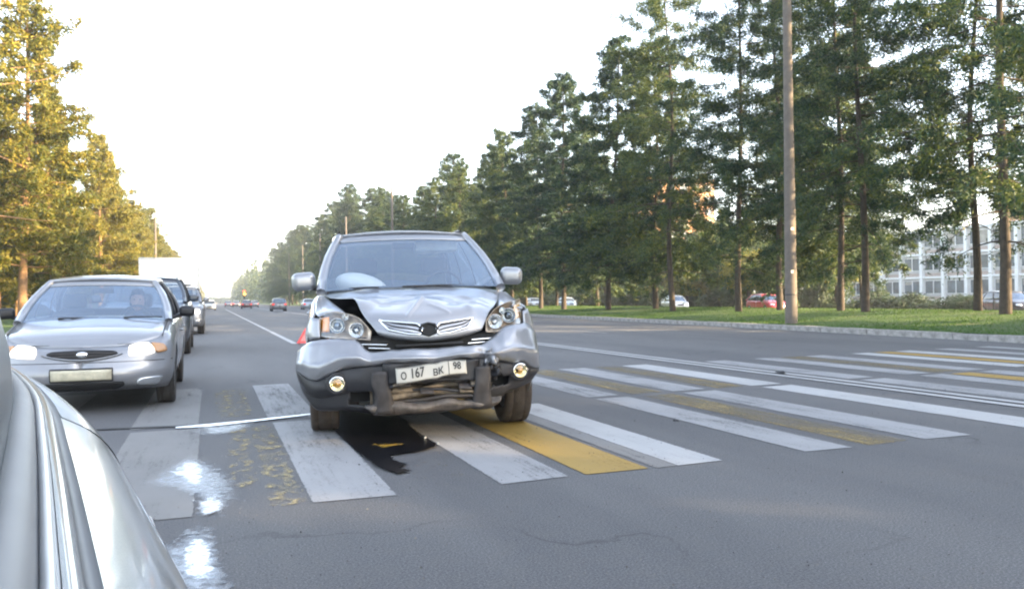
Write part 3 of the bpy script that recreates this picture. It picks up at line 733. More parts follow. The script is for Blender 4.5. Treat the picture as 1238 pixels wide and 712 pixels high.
# shrubs and broadleaf trees behind the side street
def shrub_mesh(seed, n, l, m, name):
    rg = np.random.default_rng(seed); C = rg.normal(0, 1, (26, 3)); C /= np.linalg.norm(C, axis=1)[:, None]; C *= rg.uniform(.35, .8, (26, 1)); C[:, 2] = abs(C[:, 2])*.9+.1
    idx = rg.integers(0, 26, n); d = rg.normal(0, 1, (n, 3)); d /= np.linalg.norm(d, axis=1)[:, None]
    P = C[idx]+d*rg.uniform(.15, .34, (n, 1)); P[:, 2] = abs(P[:, 2])
    D = rg.normal(0, 1, (n, 3)); D /= np.linalg.norm(D, axis=1)[:, None]; s_ = np.cross(D, d); s_ /= np.linalg.norm(s_, axis=1)[:, None]+1e-9
    Vv = np.stack([P-s_*l*.45, P+s_*l*.45, P+D*l], 1).reshape(-1, 3); return fast(name, Vv, None, m)
shB = [shrub_mesh(s_, 9000, .06, leafB, 'broadleaf_crown') for s_ in (1, 2)]; shD = [shrub_mesh(s_, 7000, .07, leafD, 'shrub_foliage') for s_ in (3, 4)]
V, F = merge([tubemesh([(0, 0, -.3), (0, .01, .4), (.03, 0, .9)], [.05, .04, .02], 7), tubemesh([(0, 0, .35), (.2, .1, .7)], [.02, .008], 5), tubemesh([(0, 0, .4), (-.2, -.1, .75)], [.02, .008], 5)])
btm = bpy.data.meshes.new('broadleaf_trunk'); btm.from_pydata([tuple(map(float, p)) for p in V], [], [tuple(map(int, q)) for q in F]); btm.materials.append(barkm)
def broad(x, y, h, r, label, group=None, me=None):
    t = empty('broadleaf_tree', (x, y, -.3), rng.uniform(0, 6), label, 'tree', group)
    a = bpy.data.objects.new('trunk', btm); b = bpy.data.objects.new('crown', me or shB[rng.randrange(2)])
    for o in (a, b): COL.objects.link(o); o.parent = t
    a.scale = (h*.8, h*.8, h*.75); b.scale = (r, r, h*.62); b.location = (0, 0, h*.30); return t
def shrub(x, y, h, r, label, group=None):
    o = bpy.data.objects.new('shrub', shD[rng.randrange(2)]); COL.objects.link(o); o.location = (x, y, -.32); o.scale = (r, r, h/1.15); o.rotation_euler = (0, 0, rng.uniform(0, 6))
    return tag(o, label, 'bush', group)
for k, (x, y, h, r) in enumerate([(52, 78, 10, 5), (56, 72, 9, 4.5), (51, 90, 9, 5), (54, 102, 11, 5.5), (57, 116, 11, 6), (52, 64, 7, 4), (50, 128, 10, 6), (60, 85, 11, 5.5), (52, 145, 12, 6), (48, 165, 12, 7)]):
    broad(x, y, h, r, 'bright green broadleaf tree behind the parked cars, seen through the pines', 'broadleaf trees behind the side street')
for k in range(34):
    y = 36+k*3.4+rng.uniform(-1, 1); x = 51+rng.uniform(-1.5, 1.5)
    shrub(x, y, rng.uniform(1.6, 2.6) if y < 56 else rng.uniform(2.6, 4.6), rng.uniform(2.0, 2.8), 'dark green shrub in the thicket beyond the side street', 'shrubs beyond the side street')
for k in range(10):
    shrub(49.5+rng.uniform(-.5, .5), 38+k*3.2, rng.uniform(.9, 1.5), 1.7, 'low dark shrub in front of the pale building', 'low shrubs by the pale building')
leafY = leafmat('golden_leaves', (.10, .11, .012), (.20, .19, .015), (.30, .24, .02), .4)
shY = [shrub_mesh(7, 9000, .06, leafY, 'golden_crown')]
for x, y, h, r_, lb in ((50, 70, 7, 3.2, 'yellow-green sunlit tree behind the gap left of the red parked car'), (49, 80, 5, 2.6, 'small yellow-green tree behind the white parked hatchback'), (52, 92, 6, 3, 'yellow-green tree farther along the side street'), (49.5, 57, 8.5, 3.0, 'yellow-green tree just right of the concrete pole')):
    broad(x, y, h, r_, lb, me=shY[0])
# far-off wood closing the view at both sides of the road's end
def wood(name, x0, x1, y0, y1, h, n, m, seed):
    rg = np.random.default_rng(seed); cx = rg.uniform(x0, x1, 400); cy = rg.uniform(y0, y1, 400); ch = h*rg.uniform(.75, 1.1, 400)
    i = rg.integers(0, 400, n); t = rg.random(n)**.8; rr = 4.5*(1-t)**.8*np.sqrt(rg.random(n)); a = rg.uniform(0, 6.28, n)
    P = np.stack([cx[i]+rr*np.cos(a), cy[i]+rr*np.sin(a), .2+ch[i]*t], 1); D = rg.normal(0, 1, (n, 3)); D /= np.linalg.norm(D, axis=1)[:, None]
    s_ = np.cross(D, rg.normal(0, 1, (n, 3))); s_ /= np.linalg.norm(s_, axis=1)[:, None]; l = 1.1
    o = bpy.data.objects.new(name, fast(name, np.stack([P-s_*l*.4, P+s_*l*.4, P+D*l], 1).reshape(-1, 3), None, m)); COL.objects.link(o)
    return tag(o, kind='stuff', label='hazy mass of distant trees at the end of the road')
wood('distant_wood', 17, 60, 330, 900, 20, 60000, needleR, 1); wood('distant_wood', -60, -7, 330, 900, 13, 60000, needleL, 2)
wood('distant_wood', -60, -18, 60, 330, 13, 60000, needleL, 4); wood('distant_wood', 62, 95, 110, 330, 13, 60000, leafB, 6)
wood('distant_wood', -40, 60, 930, 960, 6, 20000, needleR, 5)
# grass blades on the verge
rg = np.random.default_rng(9); n = 90000
yy = 4+70*rg.random(n)**1.4; off = .32+11*rg.random(n)**1.3; xx = np.array([kx(a) for a in yy])+off
zz = np.interp(off-.3, [0, 3, 7.5, 10, 14], [.145, .24, .43, .43, .05]); h = rg.uniform(.015, .055, n)
a = rg.uniform(0, 6.28, n); b3 = np.stack([np.cos(a), np.sin(a), 0*a], 1)*.018; P = np.stack([xx, yy, zz-.01], 1); tip = P+np.stack([rg.normal(0, .03, n), rg.normal(0, .03, n), h], 1)
gb = leafmat('grass_blades', (.035, .085, .010), (.06, .125, .013), (.11, .16, .025), .4)
o = bpy.data.objects.new('grass_blades', fast('grass_blades', np.stack([P-b3, P+b3, tip], 1).reshape(-1, 3), None, gb)); COL.objects.link(o); tag(o, kind='stuff')

# ================================================================== poles
polem = simple('pole_concrete', (.115, .097, .083), .85, var=.18, nscale=5, bmp=.25)
def pole(x, y, label, h=13.5, group='street light poles along the road', side=-1, z=None, r=.19, bands=True, arm=False):
    t = empty('street_light_pole', (x, y, gz(x, y) if z is None else z), 0, label, 'lamp post', group)
    lathe('shaft', [(r*1.05, -.3), (r, 1), (r*.80, h*.5), (r*.58, h)], (0, 0, 0), 'z', polem, t, 14)
    if arm: tube('arm', [(0, 0, h-.2), (side*.15, 0, h+.6), (side*.8, 0, h+1.1), (side*1.8, 0, h+1.3)], .045, polem, t, 8)
    if arm: patch('lamp_head', np.array([[(side*(1.7+.75*u), v, h+1.3+.10*math.sin(math.pi*u)*(1-(v/.15)**2)) for v in (-.15, -.07, 0, .07, .15)] for u in (0, .3, .6, 1)]), alloy, t, (2, 2), .05)
    if bands:
        for zb in (.9, 2.3, 4.1, 6.2): lathe('steel_band', [(r*1.0-zb*.009+.001, zb), (r*1.0-zb*.009+.010, zb+.005), (r-zb*.009+.010, zb+.045), (r-zb*.009, zb+.05)], (0, 0, 0), 'z', plastic, t, 14)
        o = box('pasted_notice', (-.06, -.178, 1.65), (.13, .006, .10), platem, t, 0)
        o = box('pasted_notice', (-.05, -.172, 3.0), (.10, .006, .08), platem, t, 0)
    return t
pole(17.35, 22.1, 'tall concrete lamp pole on the right verge, closest to the camera', 14)
for k, y in enumerate((None, 92, 126, 158, 190, 225)):
    if y is None: continue
    pole(17.6 if y < 60 else 18.9, y, ['lamp pole hidden among the right-hand pines above the damaged car', 'far lamp pole over the damaged car roof, left part', 'distant lamp pole rising just left of the damaged car roof', 'distant lamp pole above the dark far car', 'distant lamp pole left of the dark far car', 'most distant lamp pole of the right-hand row'][k], 13.5, bands=False)
for k, y in enumerate((None, None, 113)):
    if y is None: continue
    pole(-6.6 if k else -6.55, y, ['lamp pole at the left picture edge, warm sunlit shaft', 'lamp pole among the sunlit pines on the left', 'sunlit lamp pole standing above the white truck', 'distant lamp pole beyond the white truck'][k], 12.2 if k else 11.2, side=1, bands=False, r=.17)
# traffic light far down the road
t = empty('traffic_light', (5.6, 163, 0), 0, 'small distant traffic light showing red and amber above the far cars', 'traffic light')
lathe('post', [(.07, 0), (.07, 3.0)], (0, 0, 0), 'z', plastic, t, 8); box('housing', (0, -.05, 2.75), (.42, .3, 1.15), void, t, .04)
lathe('red_lamp', [(.001, -.24), (.2, -.23), (.22, -.2)], (-.02, 0, 3.1), 'y', simple('red_signal', (.8, .05, .02), .3, emit=(1, .10, .03, 1.2)), t, 12)
lathe('amber_lamp', [(.001, -.24), (.2, -.23), (.22, -.2)], (.02, 0, 2.6), 'y', simple('amber_signal', (.9, .5, .05), .3, emit=(1, .50, .05, 1.6)), t, 12)

# ================================================================== buildings
curtm = simple('curtain_cloth', (.30, .29, .27), .9, var=.3, nscale=2)
def facade(t, y0, y1, floors, fh, bay, ww, wh, sill, wall, face_x, pier=True, zb=0, winmat=winm, span=None, depth=14, extra=1.0):
    """facade on the plane x=face_x (facing -x), local coordinates of t"""
    H = floors*fh+extra; n = int((y1-y0)/bay)
    box('wall', (face_x+depth/2+.25, (y0+y1)/2, H/2), (depth, y1-y0, H), wall, t, 0)
    box('cornice', (face_x+depth/2+.1, (y0+y1)/2, H+.15), (depth+.6, y1-y0+.5, .3), whitetrim if pier else wall, t, 0)
    for f in range(floors):
        for k in range(n):
            yc = y0+bay*(k+.5); zc = f*fh+sill+wh/2+.6
            w_ = box('window', (face_x+.20, yc, zc), (.10, ww, wh), winmat, t, 0)
            q_ = rng.random()
            if q_ < .55: hh_ = wh*rng.choice((.3, .5, 1.0)); box('curtain', (face_x+.142, yc+rng.choice((-1, 1))*ww*.24, zc+wh/2-hh_/2), (.012, ww*.42, hh_), curtm, w_, 0)
            p = [boxvf((face_x+.13, yc+d*ww/2, zc), (.12, .08, wh+.1)) for d in (-1, 0, 1)]+[boxvf((face_x+.14, yc, zc+d*wh/2), (.10, ww, .08)) for d in (-1, 1)]
            V, F = merge(p); raw('frame', V, F, whitetrim, w_, False)
            if span: box('spandrel_panel', (face_x+.22, yc, f*fh+sill*.5+.35), (.08, ww, sill*.8), span, t, 0)
    if pier:
        for k in range(n+1): box('pier', (face_x, y0+bay*k, H/2), (.5, .42, H-.1), whitetrim, t, 0)
        for f in range(floors+1): box('ledge', (face_x+.1, (y0+y1)/2, f*fh+.5), (.32, y1-y0, .25), whitetrim, t, 0)
t = empty('school_building', (86, 36, -.3), 0, 'pale three-storey building with white piers and window rows, behind the pines on the right', 'building')
facade(t, 0, 62, 3, 2.95, 3.4, 2.7, 1.65, .8, whitewall, 0, True, span=spandrel, extra=.4)
t = empty('apartment_tower', (122, 185, -.3), R(90), 'tall orange brick apartment block far behind, glowing in low sun', 'building')
facade(t, 0, 22, 10, 3.0, 3.6, 1.9, 1.5, .8, brickm, 0, False)
t = empty('apartment_block', (192, 120, -.3), R(90), 'orange sunlit block seen above the pale building at the right edge', 'building')
facade(t, 0, 30, 7, 3.0, 4.2, 2.0, 1.5, .8, brickm, 0, False)

# ================================================================== the damaged SUV
def quad_up(name, top, bot, yf, m, parent, rows=5, up=(3, 4), thick=.006, fn=None):
    """top, bot: lists of (x,z); yf(x,z)->y"""
    G = []
    for i in range(rows+1):
        t = i/rows; G.append([(a[0]*(1-t)+b[0]*t, 0, a[1]*(1-t)+b[1]*t) for a, b in zip(top, bot)])
    G = cr(cr(np.array(G), up[0], 0), up[1], 1); g = G.copy()
    for i in range(G.shape[0]):
        for j in range(G.shape[1]): g[i, j, 1] = yf(G[i, j, 0], G[i, j, 2], i/(G.shape[0]-1), j/(G.shape[1]-1))
    return patch(name, g, m, parent, (1, 1), thick, fn=fn)
PSI = R(7.2)
suv = empty('damaged_suv', (1.5254, 5.977, 0), -PSI, 'silver SUV with smashed front bumper and buckled bonnet standing across the crosswalk', 'car')
TL = .028
def dent(amp=.012, fr=5.0, seed=0):
    def f(G):
        G = G.copy(); sh = G.shape
        for i in range(sh[0]):
            for j in range(sh[1]):
                p = Vector(G[i, j])*fr+Vector((seed, seed*.7, 0)); G[i, j, 1] += amp*noise.noise(p); G[i, j, 2] += amp*.6*noise.noise(p+Vector((9, 3, 1)))
        return G
    return f
spaint = silver2
C = Car(suv, w=.91, L=4.57, af=.52, nf=3.0, ar=.45, nr=3.0, yw=(.92, 3.54), rw=.345, tw=.225, zs=.28,
        zt=[(0, .78), (.5, .97), (.9, 1.03), (1.3, 1.10), (3.9, 1.12), (4.57, 1.08)], crown=[(0, .02), (4.57, .02)],
        fr=[(.3, .02), (.45, -.02), (.65, 0), (.9, .05), (1.2, .12)], A=(1.25, 1.165), B=(2.02, 1.665), C=(3.75, 1.685), D=(4.38, 1.13), wb=.78, wt=.605,
        pill=[(.42, .03), (.72, .03)], doors=[(1.50, 2.50), (2.52, 3.30)], m=spaint, glassm=wglass, roofcrown=.045)
C.rub = dustrubber; C.steer = 0
_cap = C.build
# the cap is only wanted behind the cabin: the bonnet and wing tops are built apart
C.A = (-.5, 1.165)
gh = C.greenhouse; C.greenhouse = lambda: None
C.build(skipfront=.50)
C.A = (1.25, 1.165); gh()
C.mirrors(spaint, 1.42, 1.245, (.205, .12, .16), out=-.03)
suv.rotation_euler = (0, -TL*.8, -PSI)
for ch in suv.children:
    if ch.name.startswith('wheel'): ch.location.z -= TL*.8*ch.location.x
# wing tops and inner engine bay
for sg in (1, -1):
    G = []
    for y in (.46, .6, .8, 1.0, 1.15, 1.32):
        zt = ip(y, C.zt); xo = .91-.075 if y > .55 else .80
        xi = ip(y, [(.46, .60), (.8, .66), (1.3, .76)])
        G.append([(sg*xo, y, zt-.004), (sg*(xo*.7+xi*.3), y, zt+.016), (sg*(xo*.3+xi*.7), y, zt+.022), (sg*xi, y, zt+.012), (sg*(xi-.01), y, zt-.05)])
    patch('front_wing', np.array(G), spaint, suv, (2, 3), .004)
    G = [[(sg*.795, .43, .785), (sg*.86, .47, .775), (sg*.905, .56, .765)], [(sg*.80, .445, .85), (sg*.865, .48, .85), (sg*.903, .56, .85)], [(sg*.80, .46, .94), (sg*.845, .49, .945), (sg*.865, .56, .955)]]
    patch('wing_corner', np.array(G), spaint, suv, (3, 3), .006)
box('engine_bay', (0, .80, .78), (1.45, .75, .26), void, suv, .02)
box('radiator_block', (0, .34, .62), (1.15, .22, .26), void, suv, .03)
# bonnet
xs0 = [-1, -.75, -.5, -.25, 0, .25, .5, .75, 1]
rows = [  # (y-centre, edge set-back, left x, right x, z at the nine columns)
 (.075, .08, -.36, .37, [.800, .775, .762, .752, .748, .752, .760, .775, .800]),
 (.045, .08, -.385, .395, [.825, .80, .785, .777, .772, .777, .785, .797, .815]),
 (.06, .09, -.415, .425, [.87, .855, .845, .84, .835, .84, .845, .85, .855]),
 (.11, .09, -.455, .455, [.925, .93, .93, .925, .92, .925, .93, .925, .90]),
 (.22, .08, -.49, .50, [.99, .985, .975, .972, .972, .978, .985, .985, .945]),
 (.42, .05, -.525, .575, [1.075, 1.045, 1.02, 1.018, 1.025, 1.03, 1.025, 1.015, .99]),
 (.62, .03, -.57, .635, [1.090, 1.075, 1.06, 1.06, 1.065, 1.065, 1.055, 1.05, 1.02]),
 (.88, .02, -.665, .70, [1.090, 1.11, 1.115, 1.115, 1.112, 1.11, 1.105, 1.10, 1.055]),
 (1.05, .04, -.725, .74, [1.100, 1.128, 1.14, 1.142, 1.142, 1.14, 1.135, 1.128, 1.085]),
 (1.15, .10, -.765, .775, [1.120, 1.14, 1.153, 1.16, 1.160, 1.158, 1.15, 1.14, 1.11])]
G = np.array([[((l+r_)/2+(r_-l)/2*u, yc+sb*u*u, z) for u, z in zip(xs0, zz)] for yc, sb, l, r_, zz in rows])
def seg(p, a, b):
    a, b, p = np.array(a), np.array(b), np.array(p[:2]); t = np.clip(((p-a)@(b-a))/((b-a)@(b-a)), 0, 1); return np.linalg.norm(p-a-(b-a)*t), t
def crumple(G):
    G = G.copy()
    for i in range(G.shape[0]):
        for j in range(G.shape[1]):
            p = G[i, j]; h = 0
            for a, b, amp, wd in (((-.15, .13), (-.01, .42), .024, .012), ((-.01, .42), (-.03, .62), .018, .016), ((.03, .30), (.16, .14), .016, .010), ((-.40, .50), (-.12, .40), .012, .014), ((.18, .50), (.50, .38), .014, .014), ((.22, .80), (.52, .50), .012, .02), ((-.30, .78), (.0, .60), .010, .018), ((.20, .34), (.42, .62), -.016, .06), ((-.42, .30), (-.25, .60), -.014, .06), ((.34, .20), (.30, .45), .016, .035), ((-.45, .62), (.1, .72), .008, .05), ((.15, .72), (.55, .60), .010, .04)):
                d, t = seg(p, a, b); h += amp*math.exp(-(d/wd)**2)*(1-.4*abs(2*t-1))
            h += .030*math.exp(-((p[0]+.02)/.17)**2-((p[1]-.42)/.16)**2)-.012*math.exp(-((p[0]-.28)/.10)**2-((p[1]-.55)/.12)**2)
            h += .010*noise.noise(Vector((p[0]*4, p[1]*4, 0)))*min(1, p[1]*3)
            G[i, j, 2] += h
    return G
patch('bonnet', G, spaint, suv, (12, 12), .008, fn=crumple)
# upper grille on the nose
def nose(x, z, off=.010): 
    yv = ip(z, [(.74, .075), (.775, .045), (.84, .060), (.925, .112), (.97, .2)])
    return (x, yv+.085*(x/.42)**2-off, z)
def zc(x, z): return nose(x, z)
loopL = [(-.365, .912), (-.24, .897), (-.09, .880), (-.055, .845), (-.075, .80), (-.16, .808), (-.30, .842)]
loopR = [(.340, .905), (.22, .892), (.075, .878), (.045, .845), (.06, .80), (.15, .806), (.285, .838)]
for lp in (loopL, loopR):
    pts = [nose(x, z, .012) for x, z in lp]; n3 = lp+[lp[0]]
    dn = []
    for a, b in zip(n3[:-1], n3[1:]): dn += [(a[0]*(1-q)+b[0]*q, a[1]*(1-q)+b[1]*q) for q in (0, .25, .5, .75)]
    dn.append(n3[-1]); tube('grille_frame', [nose(x, z, .014) for x, z in dn], .0085, chrome, suv, 6)
    top = [lp[0], lp[1], lp[2], lp[3]]; bot = [lp[0], lp[6], lp[5], lp[4]]
    quad_up('grille_mesh', top, bot, lambda x, z, u, v: nose(x, z, .006)[1], alloy, suv, 3, (2, 3), .004)
    for t_, wd in ((.18, .006), (.52, .005), (.85, .006)):
        tube('grille_bar', [nose(a[0]*(1-t_)+b[0]*t_, a[1]*(1-t_)+b[1]*t_, .014) for a, b in cr(np.stack([np.array(top), np.array(bot)], 1), 3)], wd, plastic, suv, 6)
pass
hexo = []
for r_, yy in ((.070, .0), (.062, -.012), (.056, -.014), (.050, .004), (.001, .006)):
    hexo.append([(r_*1.08*math.cos(a)-.012, nose(-.012, .835+r_*.7*math.sin(a), .016)[1]+yy, .838+r_*.78*math.sin(a)+.005*noise.noise(Vector((a, r_, 0)))) for a in np.linspace(0, 2*math.pi, 9)])
patch('emblem_hole', np.array(hexo), void, suv, (1, 1), 0, smooth=False)
for k, (xc, zc_, w_) in enumerate([(-.41, .735, .20), (-.37, .705, .16), (.42, .742, .20), (.36, .715, .14), (0, .722, .5)]):
    box('grille_strip', (xc, .115+.12*abs(xc), zc_), (w_, .02, .012 if k < 4 else .02), chrome if k < 4 else plastic, suv, .004, (0, R(rng.uniform(-4, 4)), R(8 if xc > 0 else -8)))
box('intake_dark', (0, .30, .70), (1.10, .26, .18), void, suv, .03)
# headlights
def hly(x, z): return .10+ip(abs(x), [(.40, .03), (.5, .07), (.6, .14), (.7, .235), (.8, .36)])+(z-.80)*.35
hl = {-1: ([(-.80, .955), (-.71, .985), (-.61, .972), (-.51, .935), (-.425, .835)], [(-.80, .80), (-.71, .79), (-.61, .785), (-.51, .778), (-.435, .770)]),
      1: ([(.445, .875), (.52, .955), (.61, 1.0), (.71, 1.02), (.80, 1.035)], [(.435, .795), (.52, .79), (.61, .80), (.71, .825), (.80, .850)])}
for sg in (-1, 1):
    tp, bt = hl[sg]; t = empty('headlight', (0, 0, 0)); t.parent = suv
    quad_up('lamp_bowl', tp, bt, lambda x, z, u, v: hly(x, z)+.10*max(0, math.sin(math.pi*min(1, max(0, u))))**.35*max(0, math.sin(math.pi*min(1, max(0, v))))**.35, simple('lamp_bowl_grey'+str(sg), (.46, .37, .28), .3, .5, var=.4, nscale=20), t, 5, (3, 4), .004)
    o = quad_up('lens', tp, bt, lambda x, z, u, v: hly(x, z)-.016, clear, t, 5, (2, 4), 0)
    for (cx, cz), kind in (((-.667, .880), 'p'), ((-.530, .845), 'r'), ((-.605, .945), 's')) if sg < 0 else (((.527, .868), 'r'), ((.660, .908), 'p'), ((.60, .950), 's')):
        y0 = hly(cx, cz); rr = {'p': .056, 'r': .054, 's': .024}[kind]
        lathe('lamp_ring', [(rr*.95, .05), (rr, .0), (rr*1.03, -.004), (rr*.93, .0), (rr*.80, .03), (rr*.5, .05), (.001, .055)], (cx, y0+.012, cz), 'y', reflector, t, 24)
        if kind == 'p':
            lathe('projector', [(.03, .03), (.031, .01), (.026, .0)], (cx, y0+.012, cz), 'y', void, t, 16)
            lathe('projector_lens', [(.027, .006), (.022, -.004), (.012, -.010), (.001, -.012)], (cx, y0+.012, cz), 'y', glass('projector_glass', (.45, .42, .38), .25), t, 16)
        if kind == 'r': lathe('bulb_shield', [(.014, .04), (.014, .005), (.008, -.002), (.001, -.003)], (cx, y0+.012, cz), 'y', chrome, t, 12)
    ax_ = (-.755, .885) if sg < 0 else (.755, .93)
    quad_up('turn_signal', [(ax_[0]-.032, ax_[1]+.055), (ax_[0]+.03, ax_[1]+.062)], [(ax_[0]-.032, ax_[1]-.055), (ax_[0]+.026, ax_[1]-.05)], lambda x, z, u, v: hly(x, z)+.008, simple('turn_amber'+str(sg), (.75, .26, .02) if sg < 0 else (.65, .33, .07), .25, 0, .5), t, 3, (2, 3), .01)
# bumper
bc = [(-.965, .60, .66, .56, .44), (-.985, .40, .685, .565, .415), (-.955, .27, .715, .55, .36), (-.88, .185, .765, .50, .28), (-.78, .125, .782, .505, .262), (-.66, .088, .785, .565, .262), (-.545, .06, .770, .585, .25), (-.455, .040, .690, .588, .235),
      (-.32, .022, .690, .598, .225), (-.13, .0, .700, .600, .212), (.09, .0, .700, .603, .22), (.29, .018, .702, .612, .23), (.41, .035, .710, .60, .25), (.51, .058, .765, .575, .285), (.61, .085, .825, .56, .325), (.73, .14, .842, .53, .355), (.84, .235, .828, .495, .385), (.905, .37, .75, .48, .42), (.915, .56, .70, .50, .45)]
Gs, Gb = [], []
for t_, dy in ((0, .020), (.06, -.004), (.22, -.022), (.40, -.030), (.46, -.014), (.60, .004), (.80, .030), (.93, .050), (1, .085)):
    row = []
    for k, (x, y, zt, zm, zb) in enumerate(bc):
        q = (1.25 if abs(x) > .5 else .55)*(.7 if abs(x) > .85 else 1)
        row.append((x*(1-.015*t_), y+dy*q, zm+(zt-zm)*t_))
    Gs.append(row)
for t_, dy in ((0, .028), (.05, .012), (.30, .0), (.50, .012), (.56, .030), (.75, .034), (.92, .045), (1, .085)):
    row = []
    for x, y, zt, zm, zb in bc:
        row.append((x*(1-.04*t_*(abs(x) > .6)), y+dy+.012, zm-.003+(zb-zm)*t_))
    Gb.append(row)
def bdent(G):
    G = dent(.010, 19, 1)(dent(.016, 6, 3)(G))
    for i in range(G.shape[0]):
        for j in range(G.shape[1]):
            x, y, z = G[i, j]
            for cx, cz, a, wd in ((.40, .60, .035, .055), (.05, .63, .025, .12), (-.42, .60, .012, .06), (.46, .66, -.02, .04)):
                d2 = ((x-cx)**2+(z-cz)**2)/wd**2; G[i, j, 1] += a*math.exp(-d2)
            G[i, j, 2] -= .010*math.exp(-((x-.02)/.10)**2)*(z > .6)
    return G
patch('bumper_cover', np.array(Gs), spaint, suv, (2, 6), .006, fn=bdent)
def hole(p):
    x, y, z = p
    if -.30 < x < .31 and .300 < z < .47: return True
    if (-.60 < x < -.44) and .30 < z < .40: return True
    if (.42 < x < .50) and .37 < z < .52 and noise.noise(Vector((x*20, z*20, 0))) > -.2: return True
    if .50 < x < .60 and .385 < z < .46: return True
    return False
patch('lower_bumper', np.array(Gb), plastic, suv, (4, 6), .006, skip=hole, fn=dent(.014, 7, 8))
guardm = simple('scuffed_dark_guard', (.026, .023, .023), .6, var=.45, nscale=18)
for sx, tilt in ((-.385, .02), (.375, -.015)):
    G = [[(sx-.055, .0, .545), (sx-.03, -.012, .55), (sx+.03, -.012, .55), (sx+.055, .0, .545)], [(sx-.058, -.01, .46), (sx-.035, -.018, .46), (sx+.035, -.018, .455), (sx+.058, -.01, .46)],
         [(sx-.055+tilt, .0, .37), (sx-.03+tilt, -.012, .37), (sx+.04+tilt, -.012, .37), (sx+.065+tilt, .0, .37)], [(sx-.07+tilt, .03, .235), (sx-.04+tilt, .0, .232), (sx+.06+tilt, .0, .232), (sx+.09+tilt, .03, .235)]]
    patch('bumper_guard', np.array(G), guardm, suv, (4, 4), .008, fn=dent(.012, 9, sx))
G = [[(x, .02+.05*abs(x), .305+.012*math.sin(x*17)) for x in np.linspace(-.50, .52, 9)], [(x, -.015+.05*abs(x), .275+.010*math.sin(x*14)) for x in np.linspace(-.47, .50, 9)], [(x, .03+.05*abs(x), .235+.02*x) for x in np.linspace(-.42, .46, 9)], [(x, .12, .225+.02*x) for x in np.linspace(-.36, .42, 9)]]
patch('skid_plate', np.array(G), simple('scuffed_skid', (.085, .075, .068), .65, var=.5, nscale=22, bmp=.3), suv, (4, 4), .008, fn=dent(.022, 9, 5))
for k, (z, y, m_, r_) in enumerate([(.405, .09, dirtmetal, .022), (.355, .075, dirtmetal, .026), (.44, .12, plastic2, .018), (.325, .06, plastic2, .016), (.385, .05, plastic, .012)]):
    tube('bent_crossbar', [(x, y+.03*math.sin(x*7+k), z+.014*math.sin(x*9+k*2.1)+.01*noise.noise(Vector((x*8, k, 0)))) for x in np.linspace(-.44+.02*k, .46-.03*k, 16)], r_, m_, suv, 6)
patch('radiator', np.array([[(x, .17+.02*math.sin(9*x+i), .28+.045*i+.01*math.sin(x*8)) for x in np.linspace(-.45, .45, 10)] for i in range(5)]), dirtmetal, suv, (2, 3), .01, fn=dent(.05, 8, 2))
for k in range(9):
    x = rng.uniform(-.28, .40); z = rng.uniform(.33, .50); a = rng.uniform(-.5, .5)
    G = [[(x+u*.05*math.cos(a)+.01*noise.noise(Vector((u*3, v, k))), .02+.03*v+.02*noise.noise(Vector((u, v*3, k))), z+u*.02*math.sin(a)+v*.018) for u in (-1, -.3, .4, 1)] for v in (-1, 0, 1)]
    patch('torn_plastic_shred', np.array(G), (plastic, plastic2, dirtmetal)[k % 3], suv, (2, 2), .004)
for (x, z, s_) in ((.455, .60, .05), (.43, .545, .04), (.475, .50, .045), (.44, .64, .035)):   # ripped edge at the right guard
    G = [[(x+u*s_, .0+.05*abs(u)+.03*noise.noise(Vector((u*2, v*2, x*9))), z+v*s_*.7+.012*u) for u in (-1, -.4, .3, 1)] for v in (-1, -.2, .5, 1)]
    patch('ripped_bumper_flap', np.array(G), (plastic, silver2)[z > .59], suv, (3, 3), .004, fn=dent(.05, 22, z*9))
# fog lamps, washer caps
for sg, z, y in ((-1, .467, .088), (1, .492, .112)):
    x = sg*.685 if sg < 0 else .685
    t = empty('fog_lamp', (x, y, z)); t.parent = suv
    lathe('surround', [(.085, .03), (.080, .0), (.058, -.002), (.056, .03)], (0, 0, 0), 'y', plastic, t, 24)
    lathe('ring', [(.056, .01), (.055, -.010), (.046, -.008), (.030, .012), (.001, .018)], (0, -.004, 0), 'y', chrome, t, 24)
    lathe('fog_glass', [(.050, -.010), (.03, -.018), (.001, -.022)], (0, -.004, 0), 'y', glass('fog_glass', (.95, .85, .6), .08), t, 20)
    lathe('bulb', [(.012, .0), (.012, -.01), (.001, -.016)], (0, .006, 0), 'y', simple('bulb_amber', (.8, .5, .15), .3), t, 10)
box('washer_cap', (-.70, .078, .63), (.085, .02, .028), spaint, suv, .006, (0, R(3), R(-18)))
box('missing_cap_hole', (.625, .092, .690), (.032, .02, .020), void, suv, .005, (0, R(8), R(20)))
box('missing_cap_hole', (.76, .145, .605), (.018, .02, .018), void, suv, .005, (0, 0, R(30)))
for sg in (-1, 1): box('mud_flap', (sg*.60, .52, .27 if sg < 0 else .37), (.16, .02, .10), plastic2, suv, .005, (R(12), 0, 0))
